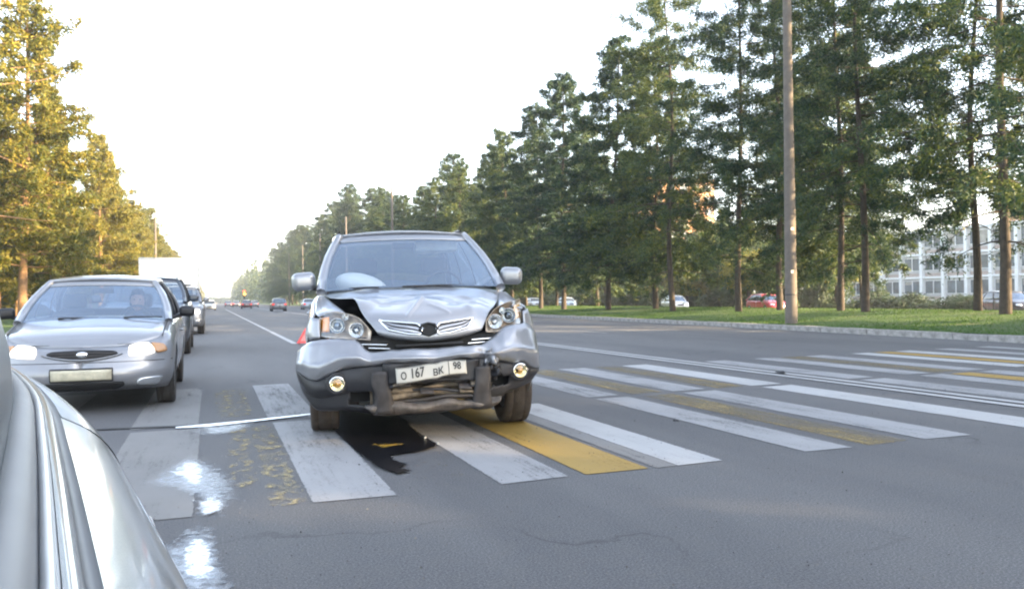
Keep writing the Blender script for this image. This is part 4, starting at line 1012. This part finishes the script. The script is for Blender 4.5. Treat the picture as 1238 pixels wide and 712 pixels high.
# plate
pl = empty('number_plate', (-.013, -.055, .535)); pl.parent = suv; pl.rotation_euler = (R(-4), R(-2.5), R(1))
def pbend(x): return .018*abs(x-.03)/.26*-1+(.020 if x > .10 else 0)*(x-.10)*8
def pz(x): return .012*math.sin((x+.03)*9)-.010*math.exp(-((x-.03)/.03)**2)
G = np.array([[(x, pbend(x), pz(x)+dz*(1-.10*(x > 0)*x/.26)) for x in np.linspace(-.26, .26, 15)] for dz in (.056, .02, -.02, -.056)])
patch('plate_sheet', G, platem, pl, (2, 2), .003)
def text(s_, x, z, size, m, parent, sx=1, dep=.0015, yoff=-.0045, bend=None, name='lettering'):
    c = bpy.data.curves.new(name, 'FONT'); c.body = s_; c.size = size; c.extrude = dep; c.align_x = 'CENTER'; c.align_y = 'CENTER'; c.resolution_u = 4; c.offset = size*.018
    o = bpy.data.objects.new(name, c); COL.objects.link(o); bpy.context.view_layer.update()
    me = bpy.data.meshes.new_from_object(o); bpy.data.objects.remove(o)
    for v in me.vertices:
        X = x+v.co.x*sx; Z = z+v.co.y; Y = yoff-v.co.z
        if bend: Y += bend(X); Z += pz(X)
        v.co = (X, Y, Z)
    me.materials.clear(); me.materials.append(m); me.update()
    ob = bpy.data.objects.new(name, me); COL.objects.link(ob); ob.parent = parent; return ob
text('О', -.205, -.006, .072, ink, pl, .85, bend=pbend); text('167', -.105, .004, .098, ink, pl, .72, bend=pbend); text('ВК', .048, -.010, .068, ink, pl, .88, bend=pbend); text('98', .190, .010, .076, ink, pl, .80, bend=pbend)
box('plate_divider', (.127, pbend(.127)-.003, pz(.127)), (.004, .004, .10), ink, pl, 0)
for z in (.052, -.052): tube('plate_border', [(x, pbend(x)-.003, pz(x)+z*(1-.10*(x > 0)*x/.26)) for x in np.linspace(-.255, .255, 15)], .0016, ink, pl, 4)
patch('plate_holder', np.array([[(x, .02, z) for x in (-.36, -.2, 0, .2, .36)] for z in (.60, .54, .48, .455)]), plastic, suv, (3, 3), .01, fn=dent(.02, 10, 4))
# airbag, visor, wipers
V = []
ab = []
for i in range(9):
    ph = math.pi*i/8; ab.append([(-.42+.235*math.sin(ph)*math.cos(t)*(1+.06*math.sin(5*t)), 1.62+.16*math.sin(ph)*math.sin(t), 1.195+.105*math.cos(ph)*(1+.1*math.cos(2*t))-.05*math.cos(t)*math.sin(ph)) for t in np.linspace(0, 2*math.pi, 17)])
patch('deployed_airbag', np.array(ab), bagm, suv, (2, 1), 0)
box('sun_visor', (.33, 2.12, 1.565), (.42, .10, .10), simple('pale_visor', (.62, .62, .58), .8), suv, .02, (R(-20), 0, 0))
for sg in (-1, 1): tube('wiper', [(sg*.1-.2, 1.12, 1.172), (sg*.3-.1, 1.13, 1.175), (sg*.55+.0, 1.21, 1.17)], .008, plastic, suv, 6)
for sg in (1, -1):
    for z0 in (.85,): C.fpatch('tail_light', [(.70*sg, 1.06), (.88*sg, 1.04), (.90*sg, .82), (.72*sg, .84)], redlens, rear=True)
    tube('roof_bar', [(sg*.60, y, 1.725+.02*math.sin((y-2.1)*1.9)) for y in np.linspace(2.25, 3.7, 8)], .014, plastic, suv, 6)

# ================================================================== other cars
def front_kit(c, gr, hlq, plate, lower=None, lit=None, badge=True, amberq=None, fog=None):
    c.fpatch('grille', gr, void, .006, .01, rnd=.75)
    for m_ in (False, True):
        c.fpatch('headlight', hlq, lit or reflector, .010, .02, mirror=m_, rnd=.45)
        if amberq: c.fpatch('turn_signal', amberq, amber, .010, .02, mirror=m_, rnd=.35)
        if fog: c.fpatch('fog_lamp', fog, reflector, .006, .02, mirror=m_, rnd=.5)
    if plate:
        (a_, b_), (a2, _), (_, b3_), _ = plate
        c.fpatch('plate_frame', [(a_-.012, b_+.012), (a2+.012, b_+.012), (a2+.012, b3_-.012), (a_-.012, b3_-.012)], plastic, .012, .01)
        c.fpatch('number_plate', plate, platew, .022, .006)
    if lower: c.fpatch('lower_intake', lower, void, .005, .01, rnd=.35)
def rear_kit(c, hi, lit=None, plate=True):
    for m_ in (False, True): c.fpatch('tail_light', [(c.w*.62, hi), (c.w*.95, hi), (c.w*.95, hi-.17), (c.w*.66, hi-.17)], lit or redlens, .012, .02, rear=True, mirror=m_)
    if plate: c.fpatch('number_plate', [(-.26, hi-.08), (.26, hi-.08), (.26, hi-.19), (-.26, hi-.19)], platem, .015, .006, rear=True)
sed = empty('silver_sedan', (-1.18, 8.88, 0), 0, 'silver sedan with lit headlights and a driver, first in the queue on the left', 'car')
c = Car(sed, w=.815, L=4.25, af=.50, nf=2.5, yw=(.80, 3.22), rw=.295, tw=.18, zs=.21, zt=[(0, .635), (.12, .675), (.5, .76), (1.05, .855), (1.3, .885), (3.4, .93), (4.25, .88)],
        crown=[(0, .015), (.3, .05), (1.1, .055), (4.2, .04)], ff=[(.2, .06), (.28, .01), (.36, 0), (.42, .0), (.46, .045), (.58, .06), (.68, .10)], A=(1.08, .875), B=(1.83, 1.295), C=(2.78, 1.30), D=(3.55, .935), wb=.725, wt=.545, doors=[(1.22, 2.12), (2.14, 2.95)], m=silvers)
c.steer_side = 1; c.build(); c.mirrors(plastic, 1.42, .96, (.17, .1, .12))
front_kit(c, [(-.36, .605), (.36, .605), (.27, .520), (-.27, .520)], [(.43, .640), (.65, .668), (.67, .555), (.41, .535)], [(-.26, .425), (.26, .425), (.26, .325), (-.26, .325)], [(-.40, .30), (.40, .30), (.34, .225), (-.34, .225)], lampwhite, amberq=[(.665, .662), (.765, .645), (.765, .57), (.675, .56)], fog=[(.50, .325), (.72, .335), (.70, .25), (.47, .255)])
for r_ in (.575, .55): tube('grille_bar', [c.fpt(x, r_+.006*math.cos(x*6)-.02*(x/.3)**2*0, .016) for x in np.linspace(-.30, .30, 13)], .004, plastic2, sed, 4)
e_ = lathe('emblem', [(.001, -.010), (.030, -.008), (.036, .0), (.030, .004)], (0, 0, 0), 'y', chrome, sed, 18); e_.scale = (1.5, 1, .85); e_.location = c.fpt(0, .565, .02)
tube('grille_chrome', [c.fpt(x, .515+.055*(x/.36)**2, .012) for x in np.linspace(-.36, .36, 13)], .008, spaint, sed, 6)
for x0 in (-.35, .28): tube('wiper', [(x0, 1.02, .905), (x0+.1, 1.0, .91), (x0+.38, 1.04, .905)], .008, plastic, sed, 6)
for sx in (-1, 1): tube('bumper_seam', [c.fpt(sx*x, .49, .002) for x in np.linspace(.02, .80, 12)], .0035, void, sed, 4)
tube('bonnet_seam', [(x, y, z) for x, y, z in [tuple(c.fpt(x_, .655, .001)) for x_ in np.linspace(-.70, .70, 17)]], .004, void, sed, 4)
for sx in (-1, 1): tube('bonnet_seam', [(sx*x, y, z) for x, y, z in ((.70, .30, .722), (.71, .6, .790), (.715, .9, .843), (.72, 1.1, .875))], .004, void, sed, 4)
# driver
def person(x, y, z, parent=None, shirtm=shirt):
    p = empty('person', (x, y, z), 0, 'driver in dark clothes behind the wheel of the silver sedan', 'person')
    me = bpy.data.meshes.new('body'); sk = [(0, 0, .0, .17, .12), (0, -.02, .22, .17, .12), (0, -.03, .42, .16, .11), (0, -.03, .53, .07, .065), (0, -.04, .60, .055, .055),
        (.19, -.03, .45, .065, .06), (.26, -.14, .25, .05, .05), (.16, -.36, .27, .035, .035), (-.19, -.03, .45, .065, .06), (-.26, -.14, .25, .05, .05), (-.16, -.36, .27, .035, .035),
        (.10, -.30, -.02, .09, .085), (.13, -.50, .02, .06, .06), (-.10, -.30, -.02, .09, .085), (-.13, -.50, .02, .06, .06)]
    me.from_pydata([s_[:3] for s_ in sk], [(0, 1), (1, 2), (2, 3), (3, 4), (2, 5), (5, 6), (6, 7), (2, 8), (8, 9), (9, 10), (0, 11), (11, 12), (0, 13), (13, 14)], [])
    me.materials.append(shirtm); o = bpy.data.objects.new('body', me); COL.objects.link(o); o.parent = p
    o.modifiers.new('skin', 'SKIN'); o.modifiers.new('sub', 'SUBSURF').render_levels = 2
    bpy.context.view_layer.objects.active = o
    for v, s_ in zip(me.skin_vertices[0].data, sk): v.radius = s_[3:]
    me.skin_vertices[0].data[0].use_root = True
    H = []
    for i in range(15):
        t = i/14; ph = math.pi*t; z_ = .125*math.cos(ph)
        rr = math.sin(ph)**.8; wx = .078*rr*(1-.18*(t > .5)*(t-.5)*2); row = []
        for a in np.linspace(0, 2*math.pi, 25):
            xx, yy = wx*math.cos(a), -.098*rr*math.sin(a)*(1 if math.sin(a) > 0 else .95)
            if math.sin(a) > .2:
                nz = math.exp(-((a-math.pi/2)/.16)**2)
                yy -= .022*nz*math.exp(-((z_+.022)/.024)**2)                       # nose
                for e in (-.42, .42): yy += .010*math.exp(-((a-math.pi/2-e)/.15)**2-((z_-.008)/.016)**2)   # eye sockets
                yy -= .006*math.exp(-((a-math.pi/2)/.35)**2-((z_+.062)/.010)**2)    # lips
                yy -= .010*math.exp(-((a-math.pi/2)/.35)**2-((z_+.105)/.02)**2)
            row.append((xx, yy-.045, z_+.72))
        H.append(row)
    patch('head', np.array(H), skin, p, (1, 1), 0)
    H = [[(.084*math.sin(ph)**.7*math.cos(a), -.045+.006-.102*math.sin(ph)**.7*math.sin(a), .125*1.07*math.cos(ph)+.725) for a in np.linspace(0, 2*math.pi, 25)] for ph in np.linspace(.02, 1.05, 6)]
    H.append([(.086*math.cos(a), -.045+.006-(.104*math.sin(a) if math.sin(a) < .3 else .075*math.sin(a)), .725+(-.05 if math.sin(a) < .3 else .05)) for a in np.linspace(0, 2*math.pi, 25)])
    patch('hair', np.array(H), hairm, p, (1, 1), .006)
    for sx in (-1, 1):
        lathe('ear', [(.001, -.012), (.018, -.006), (.02, .004), (.001, .008)], (sx*.080, -.035, .715), 'x', skin, p, 10)
        lathe('eye', [(.001, -.004), (.010, 0)], (sx*.030, -.132, .730), 'y', ink, p, 8)
        pts = [(sx*.16, -.38, .27)]
        for k in range(4): tube('finger', [(sx*(.15-.01*k), -.38, .265+.018*k), (sx*(.135-.01*k), -.43, .27+.018*k), (sx*(.115-.01*k), -.425, .275+.018*k)], .009-.0007*k, skin, p, 6)
        tube('thumb', [(sx*.155, -.36, .29), (sx*.14, -.39, .325), (sx*.125, -.41, .335)], .010, skin, p, 6)
        box('palm', (sx*.15, -.375, .285), (.05, .07, .085), skin, p, .02)
    return p
person(-1.18+.34, 8.88+2.12, .37)
# dark SUV and grey SUV behind the sedan
def suv_kit(root, m, lit=None, x=1.0, det=2):
    c = Car(root, w=.90, L=4.5, af=.5, nf=3, yw=(.9, 3.5), rw=.34, tw=.22, zs=.27, zt=[(0, .82), (.15, .90), (.6, .98), (1.2, 1.06), (4.0, 1.10), (4.5, 1.05)], fr=[(.3, .02), (.6, 0), (.9, .04), (1.2, .1)],
            A=(1.2, 1.08), B=(1.85, 1.56), C=(3.8, 1.58), D=(4.35, 1.12), wb=.77, wt=.60, doors=[(1.45, 2.4), (2.42, 3.3)], m=m, pill=[(.38, .035), (.7, .035)], detail=det)
    c.build(); c.mirrors(m, 1.4, 1.16, (.19, .1, .15))
    front_kit(c, [(-.40, .82), (.40, .82), (.36, .64), (-.36, .64)], [(.48, .84), (.80, .86), (.80, .70), (.50, .69)], [(-.26, .55), (.26, .55), (.26, .44), (-.26, .44)], [(-.55, .42), (.55, .42), (.5, .30), (-.5, .30)], lit or reflector, fog=[(.62, .50), (.76, .50), (.76, .40), (.62, .40)])
    for z in (.77, .70): tube('grille_bar', [c.fpt(x_, z, .016) for x_ in np.linspace(-.36, .36, 9)], .010, chrome, root, 5)
    for sg in (1, -1): tube('roof_bar', [(sg*.58, y, 1.64) for y in np.linspace(2.05, 3.7, 6)], .018, chrome, root, 6)
    rear_kit(c, 1.0); return c
t = empty('dark_suv', (-1.32, 17.9, 0), 0, 'dark SUV queueing directly behind the silver sedan', 'car'); suv_kit(t, darkpaint)
t = empty('grey_suv', (-1.15, 29.6, 0), 0, 'grey SUV between the dark SUV and the white truck in the left queue', 'car'); suv_kit(t, greypaint, lampwhite, det=1)
# truck
t = empty('box_truck', (-1.8, 38.6, 0), 0, 'truck with a tall white box body standing in the left queue', 'truck')
box('box_body', (0, 4.4, 1.98), (2.45, 5.2, 2.15), vanwhite, t, .03)
for sx in (-1, 1): box('corner_rail', (sx*1.225, 1.80, 1.98), (.06, .06, 2.17), alloy, t, .01)
box('top_rail', (0, 1.80, 3.06), (2.5, .06, .06), alloy, t, .01)
G = np.array([[(x, y, z) for x, y in ((-1.0, 1.7), (-1.02, .5), (-.85, .08), (0, 0), (.85, .08), (1.02, .5), (1.0, 1.7))] for z, k in ((.45, 0), (.9, 0), (1.2, 0))])
patch('cab', G, whitepaint, t, (2, 4), .02)
G = np.array([[(x*k, max(y, .0)+s_, z) for x, y in ((-1.0, 1.7), (-1.02, .5), (-.85, .08), (0, 0), (.85, .08), (1.02, .5), (1.0, 1.7))] for z, k, s_ in ((1.2, 1, 0), (1.55, .96, .14), (1.85, .9, .30))])
patch('cab_glass', G, farglass, t, (2, 4), .02)
G = np.array([[(x*k, y, 1.86+h_) for k in (-.9, -.4, .4, .9)] for x, y, h_ in ((1, .36, 0), (1, .7, .10), (1, 1.6, .12))]); patch('cab_roof', G, whitepaint, t, (3, 3), .03)
box('grille', (0, -.01, .75), (1.1, .03, .25), void, t, .02); box('chassis', (0, 3.6, .62), (.9, 6.6, .22), void, t, .02); box('front_bumper', (0, .0, .42), (1.95, .2, .25), greypaint, t, .05)
for sx in (-1, 1):
    lathe('headlight', [(.001, -.03), (.09, -.02), (.10, .02)], (sx*.78, .02, .72), 'y', reflector, t, 14); box('mirror', (sx*1.2, .35, 1.5), (.14, .08, .34), plastic, t, .03); tube('mirror_arm', [(sx*.98, .4, 1.65), (sx*1.2, .36, 1.7)], .015, plastic, t, 6)
    for y in (.95, 5.3): wheel(t, sx*.95, y, .38, .22, sx)
for k, (y, m_) in enumerate([(48, silver), (55, whitepaint)]): pass

def small_car(name, x, y, rz, m, label, kind='hatch', lit_rear=False, lit_front=False, det=0, group=None):
    r_ = empty(name, (x, y, gz(x, y) if x > 20 else 0), rz, label, 'car', group); r_.location.z = -.285 if x > 20 else 0
    if kind == 'hatch': kw = dict(w=.84, L=3.95, yw=(.78, 3.22), zt=[(0, .72), (.2, .82), (1.0, .97), (3.4, 1.0), (3.95, .98)], A=(1.0, .97), B=(1.7, 1.42), C=(3.1, 1.43), D=(3.75, 1.0), wb=.75, wt=.60)
    elif kind == 'wagon': kw = dict(w=.85, L=4.4, yw=(.85, 3.45), zt=[(0, .68), (.2, .78), (1.1, .93), (3.9, .98), (4.4, .95)], A=(1.1, .93), B=(1.8, 1.38), C=(3.7, 1.40), D=(4.25, .98), wb=.75, wt=.59)
    else: kw = dict(w=.86, L=4.4, yw=(.85, 3.4))
    c = Car(r_, m=m, detail=det, doors=[] if det == 0 else [(1.3, 2.2), (2.22, 3.0)], sgl=farglass, **kw)
    c.L = kw['L']; c.build()
    if det == 0: c.mirrors(m, None, None, (.16, .1, .12))
    zf = ip(.1, c.zt)
    front_kit(c, [(-.35, zf-.08), (.35, zf-.08), (.30, zf-.2), (-.30, zf-.2)], [(.45, zf-.02), (.74, zf), (.74, zf-.14), (.47, zf-.14)], [(-.26, .46), (.26, .46), (.26, .35), (-.26, .35)], [(-.45, .32), (.45, .32), (.42, .25), (-.42, .25)], lampwhite if lit_front else reflector)
    rear_kit(c, ip(c.L, c.zt)-.08, lampred if lit_rear else None); return r_
# parked beyond the pines (side street runs parallel to the road)
small_car('parked_car', 39.0, 64.6, R(-14), whitepaint, 'white hatchback parked on the side street, crossed by a pine trunk', det=1)
small_car('parked_car', 41.2, 53.8, R(-6), redpaint, 'red car parked on the side street left of the concrete pole', det=1)
small_car('parked_car', 44.2, 35.2, R(-20), navypaint, 'dark blue car parked on the side street behind the right-hand pines', 'wagon', det=1)
small_car('parked_car', 46.4, 30.6, R(-20), maroonpaint, 'dark maroon car parked at the right picture edge', det=1)
small_car('parked_car', 44.5, 101, R(-5), bluegreypaint, 'small pale car parked far along the side street, crossed by a pine trunk')
small_car('parked_car', 44.0, 112, R(-5), whitepaint, 'white car just visible right of the damaged car mirror')
# traffic driving away and standing at the lights
small_car('distant_car', 6.3+.85, 98+4.4, R(180), greypaint, 'dark grey estate car driving away, left of the damaged car mirror', 'wagon', True, det=1)
small_car('distant_car', 12.2, 118, R(180), bluegreypaint, 'pale car beside the dark grey estate, farther right', 'sedan', True)
small_car('distant_car', 5.4, 150, R(180), maroonpaint, 'dark car with red tail lights under the traffic light', 'sedan', True)
small_car('distant_car', 5.2, 205, R(180), greypaint, 'far car with glowing tail lights left of the traffic light', 'sedan', True)
small_car('distant_car', 3.6, 214, R(180), silver, 'farthest pale car with glowing tail lights', 'sedan', True)
small_car('distant_car', 8.5, 190, R(180), silver, 'far silver car right of the traffic light', 'sedan', True)
small_car('distant_car', -.4, 120, 0, whitepaint, 'white car with glaring headlights coming down the left lane', 'sedan', False, True)
# warning triangle
t = empty('warning_triangle', (2.16, 21.2, 0), 0, 'red warning triangle on the road beside the damaged SUV', 'warning sign')
P = [(-.22, 0, .03), (.22, 0, .03), (0, 0, .41)]; q = [(-.13, 0, .08), (.13, 0, .08), (0, 0, .305)]
V = [(a, -.012, c_) for a, _, c_ in P]+[(a, -.012, c_) for a, _, c_ in q]+[(a, .012, c_) for a, _, c_ in P]+[(a, .012, c_) for a, _, c_ in q]
F = []
for i in range(3):
    j = (i+1) % 3; F += [(i, j, 3+j, 3+i), (6+j, 6+i, 9+i, 9+j), (j, i, 6+i, 6+j), (3+i, 3+j, 9+j, 9+i)]
raw('reflective_frame', V, F, simple('reflective_red', (.8, .10, .10), .3), t, False)
raw('inner_panel', [(a, 0, c_) for a, _, c_ in q], [(0, 1, 2)], simple('pink_panel', (.75, .30, .28), .4), t, False)
for sx in (-1, 1): tube('foot', [(sx*.15, -.14, .012), (sx*.15, 0, .03), (sx*.15, .14, .012)], .010, void, t, 6)
# debris
def shard(x, y, s_, m, label, z=.02, h=.012, name='debris_shard'):
    V = [(s_*math.cos(a)*rng.uniform(.6, 1.1), s_*.6*math.sin(a)*rng.uniform(.6, 1.1), h*rng.uniform(-.3, .3)) for a in np.linspace(0, 5.4, 7)]
    V += [(a*.7, b*.7, c_+h) for a, b, c_ in V]; F = [tuple(reversed(range(7))), tuple(range(7, 14))]+[(i, (i+1) % 7, 7+(i+1) % 7, 7+i) for i in range(7)]
    o = raw(name, V, F, m, None, False); o.location = (x, y, z); o.rotation_euler = (0, 0, rng.uniform(0, 3)); return tag(o, label, 'debris')
shard(3.62, 6.10, .028, plastic, 'small black plastic shard between two white stripes right of the SUV')
shard(7.22, 9.45, .13, plastic, 'flat black scrap lying on the double centre line', .018, .02)
shard(1.49, 6.12, .012, platem, 'tiny white chip at the edge of the oil puddle'); shard(1.51, 5.82, .010, platem, 'tiny white chip nearest the camera by the oil puddle')

# ================================================================== our own car's flank, seen from its window
own = empty('nearby_silver_car', (-.9, .6, 0), 0, 'pale silver car filling the lower left corner, close to the camera', 'car')
OX, OY = -.9, .6
path = [(.13, -1.5), (.12, -.9), (.10, -.4), (.08, .0), (.045, .35), (.005, .60), (-.075, 1.05), (-.145, 1.42), (-.235, 1.80), (-.34, 2.18), (-.45, 2.50), (-.60, 2.78), (-.82, 2.98), (-1.15, 3.08), (-1.7, 3.12)]
pp = cr(np.array(path), 5); T = np.gradient(pp, axis=0); T /= np.linalg.norm(T, axis=1)[:, None]; Nn = np.stack([T[:, 1], -T[:, 0]], 1)
def ring(d, z, zend=None):
    """offset inward by d at height z"""
    return np.array([(p[0]-n[0]*d-OX, p[1]-n[1]*d-OY, z+(0 if zend is None else zend*np.clip((p[1]-1.9)/1.1, 0, 1))) for p, n in zip(pp, Nn)])
sec = [(.07, .20), (.035, .27), (.012, .36), (.006, .48), (.016, .56), (.006, .64), (.0, .74), (.0, .79), (.006, .825), (.022, .856), (.046, .880), (.078, .899)]
G = np.array([ring(d, z, 0) for d, z in sec]); G = G[:, :]
G = cr(G, 3, 0)
Y = pp[:, 1]
def cols(a, b): return [i for i in range(len(pp)) if a <= Y[i] <= b and i < 66]
ids = [i for i in range(len(pp)) if Y[i] <= .12]; raw('front_door', G[:, ids].reshape(-1, 3), gridf(G.shape[0], len(ids)), silver3, own)
i1 = ids[-1]; ids = [i for i in range(i1, len(pp)) if Y[i] <= 1.32 and i < 60]; g = G[:, ids].copy(); g[:, 0, 1] += .006; rd = raw('rear_door', g.reshape(-1, 3), gridf(g.shape[0], len(ids)), silver3, own)
i2 = ids[-1]; g = G[:, i2:].copy(); g[:, 0, 1] += .007; raw('rear_wing', g.reshape(-1, 3), gridf(g.shape[0], g.shape[1]), silver3, own)
sh_ = G.copy(); L_ = raw('door_gap_liner', np.stack([ring(d+.012, z, 0) for d, z in sec]).reshape(-1, 3), gridf(len(sec), len(pp)), void, own)
# belt mouldings: groove, chrome strip, rubber seal
n2 = max(i for i in range(len(pp)) if Y[i] < 2.75 and i < 62)
def strip(name, prof, m, a=0, b=None):
    b = b or n2; g = np.array([ring(d, z, 0)[a:b] for d, z in prof]); return raw(name, g.reshape(-1, 3), gridf(*g.shape[:2]), m, own)
strip('moulding_groove', [(.078, .899), (.081, .897), (.085, .898), (.088, .905)], simple('grey_groove', (.10, .105, .11), .5))
strip('painted_ridge', [(.088, .905), (.090, .911), (.094, .914), (.098, .911)], silver3)
strip('chrome_strip', [(.098, .909), (.100, .915), (.103, .918), (.106, .917), (.108, .912)], simple('satin_trim', (.42, .43, .44), .32, .5))
strip('rubber_seal', [(.108, .911), (.110, .918), (.116, .925), (.124, .929), (.131, .928), (.137, .92)], simple('grey_rubber_seal', (.17, .175, .18), .5, var=.1))
gl = np.array([ring(.132+.31*(t**2.2), .92+.46*t, 0)[:n2-4] for t in np.linspace(0, 1, 8)])
raw('window_glass', gl.reshape(-1, 3), gridf(*gl.shape[:2]), glass('own_window', (.16, .17, .18), .30, .30, (.50, .52, .53)), own)
ro = np.array([[tuple(a*(1-t)+np.array([-.62, a[1]*.92+.05, .80])*t+np.array([0, 0, .05*math.sin(math.pi*t)])) for a in gl[-1]] for t in (0, .3, .6, 1)]); ro[..., 2] = 1.38+.05*np.array([0, .5, .85, 1])[:, None]
raw('roof', ro.reshape(-1, 3), gridf(*ro.shape[:2]), silver3, own)
bt_ = np.array([[tuple(a*(1-t)+np.array([-.6, 2.0, .93])*t+np.array([0, 0, .04*math.sin(math.pi*t/2)])) for a in ring(.132, .925, 0)[n2-12:]] for t in (0, .25, .5, .8, 1)])
raw('boot_lid', bt_.reshape(-1, 3), gridf(*bt_.shape[:2]), silver3, own)
hh = [(-.085, 1.04, .765), (-.070, 1.06, .77), (-.075, 1.12, .77), (-.088, 1.19, .77), (-.115, 1.21, .765)]
tube('door_handle', [(x-OX, y-OY, z) for x, y, z in cr(np.array([(a, b, c_) for a, b, c_ in hh]), 4)], .008, simple('pale_handle', (.62, .64, .66), .3, .3), rd, 10)
for sx, yy in ((-.14, 2.05),): wheel(own, sx-OX-.20, yy-OY, .31, .19, 1)
wheel(own, -.10-OX, -.95-OY, .31, .19, 1)
tube('mirror_foot', [(-.165-OX, .30-OY, .945), (-.16-OX, .335-OY, .938), (-.175-OX, .37-OY, .935), (-.20-OX, .385-OY, .935)], .014, void, own, 8)

# ================================================================== light evening haze
hz = bpy.data.materials.new('haze_air'); hz.use_nodes = True; n_ = hz.node_tree; n_.nodes.remove(n_.nodes['Principled BSDF'])
pv = n_.nodes.new('ShaderNodeVolumePrincipled'); pv.inputs['Density'].default_value = .00055; pv.inputs['Color'].default_value = (.97, .98, 1, 1); pv.inputs['Anisotropy'].default_value = .2
n_.links.new(pv.outputs[0], n_.nodes['Material Output'].inputs['Volume'])
V, F = boxvf((0, 400, 22), (1100, 1300, 50)); raw('haze', V, F, hz, None, False)['kind'] = 'stuff'

# loose grit on the asphalt
rg = np.random.default_rng(77); n = 5200
px_ = rg.uniform(-.3, 12, n); py_ = 2.2+10*rg.random(n)**1.2; sz = rg.uniform(.0012, .0045, n)*(1+.8*(rg.random(n) > .95))
c0 = np.stack([px_, py_, .006+sz*.3], 1); tri = []
ang = rg.uniform(0, 6.28, n)
b_ = [c0+np.stack([np.cos(ang+k*2.094)*sz, np.sin(ang+k*2.094)*sz, -sz*.4], 1) for k in range(3)]; tp_ = c0+np.stack([0*sz, 0*sz, sz], 1)
V = np.stack([b_[0], b_[1], tp_, b_[1], b_[2], tp_, b_[2], b_[0], tp_], 1).reshape(-1, 3)
gm, nt_g, bg_ = nodes('road_grit'); geo = nt_g.nodes.new('ShaderNodeNewGeometry')
nt_g.links.new(ramp(nt_g, noi(nt_g, coord(nt_g), 30, 2), [(.4, (.03, .03, .03)), (.6, (.16, .15, .14))]), bg_.inputs['Base Color']); bg_.inputs['Roughness'].default_value = .8
o = bpy.data.objects.new('road_grit', fast('road_grit', V, None, gm)); COL.objects.link(o); tag(o, kind='stuff')
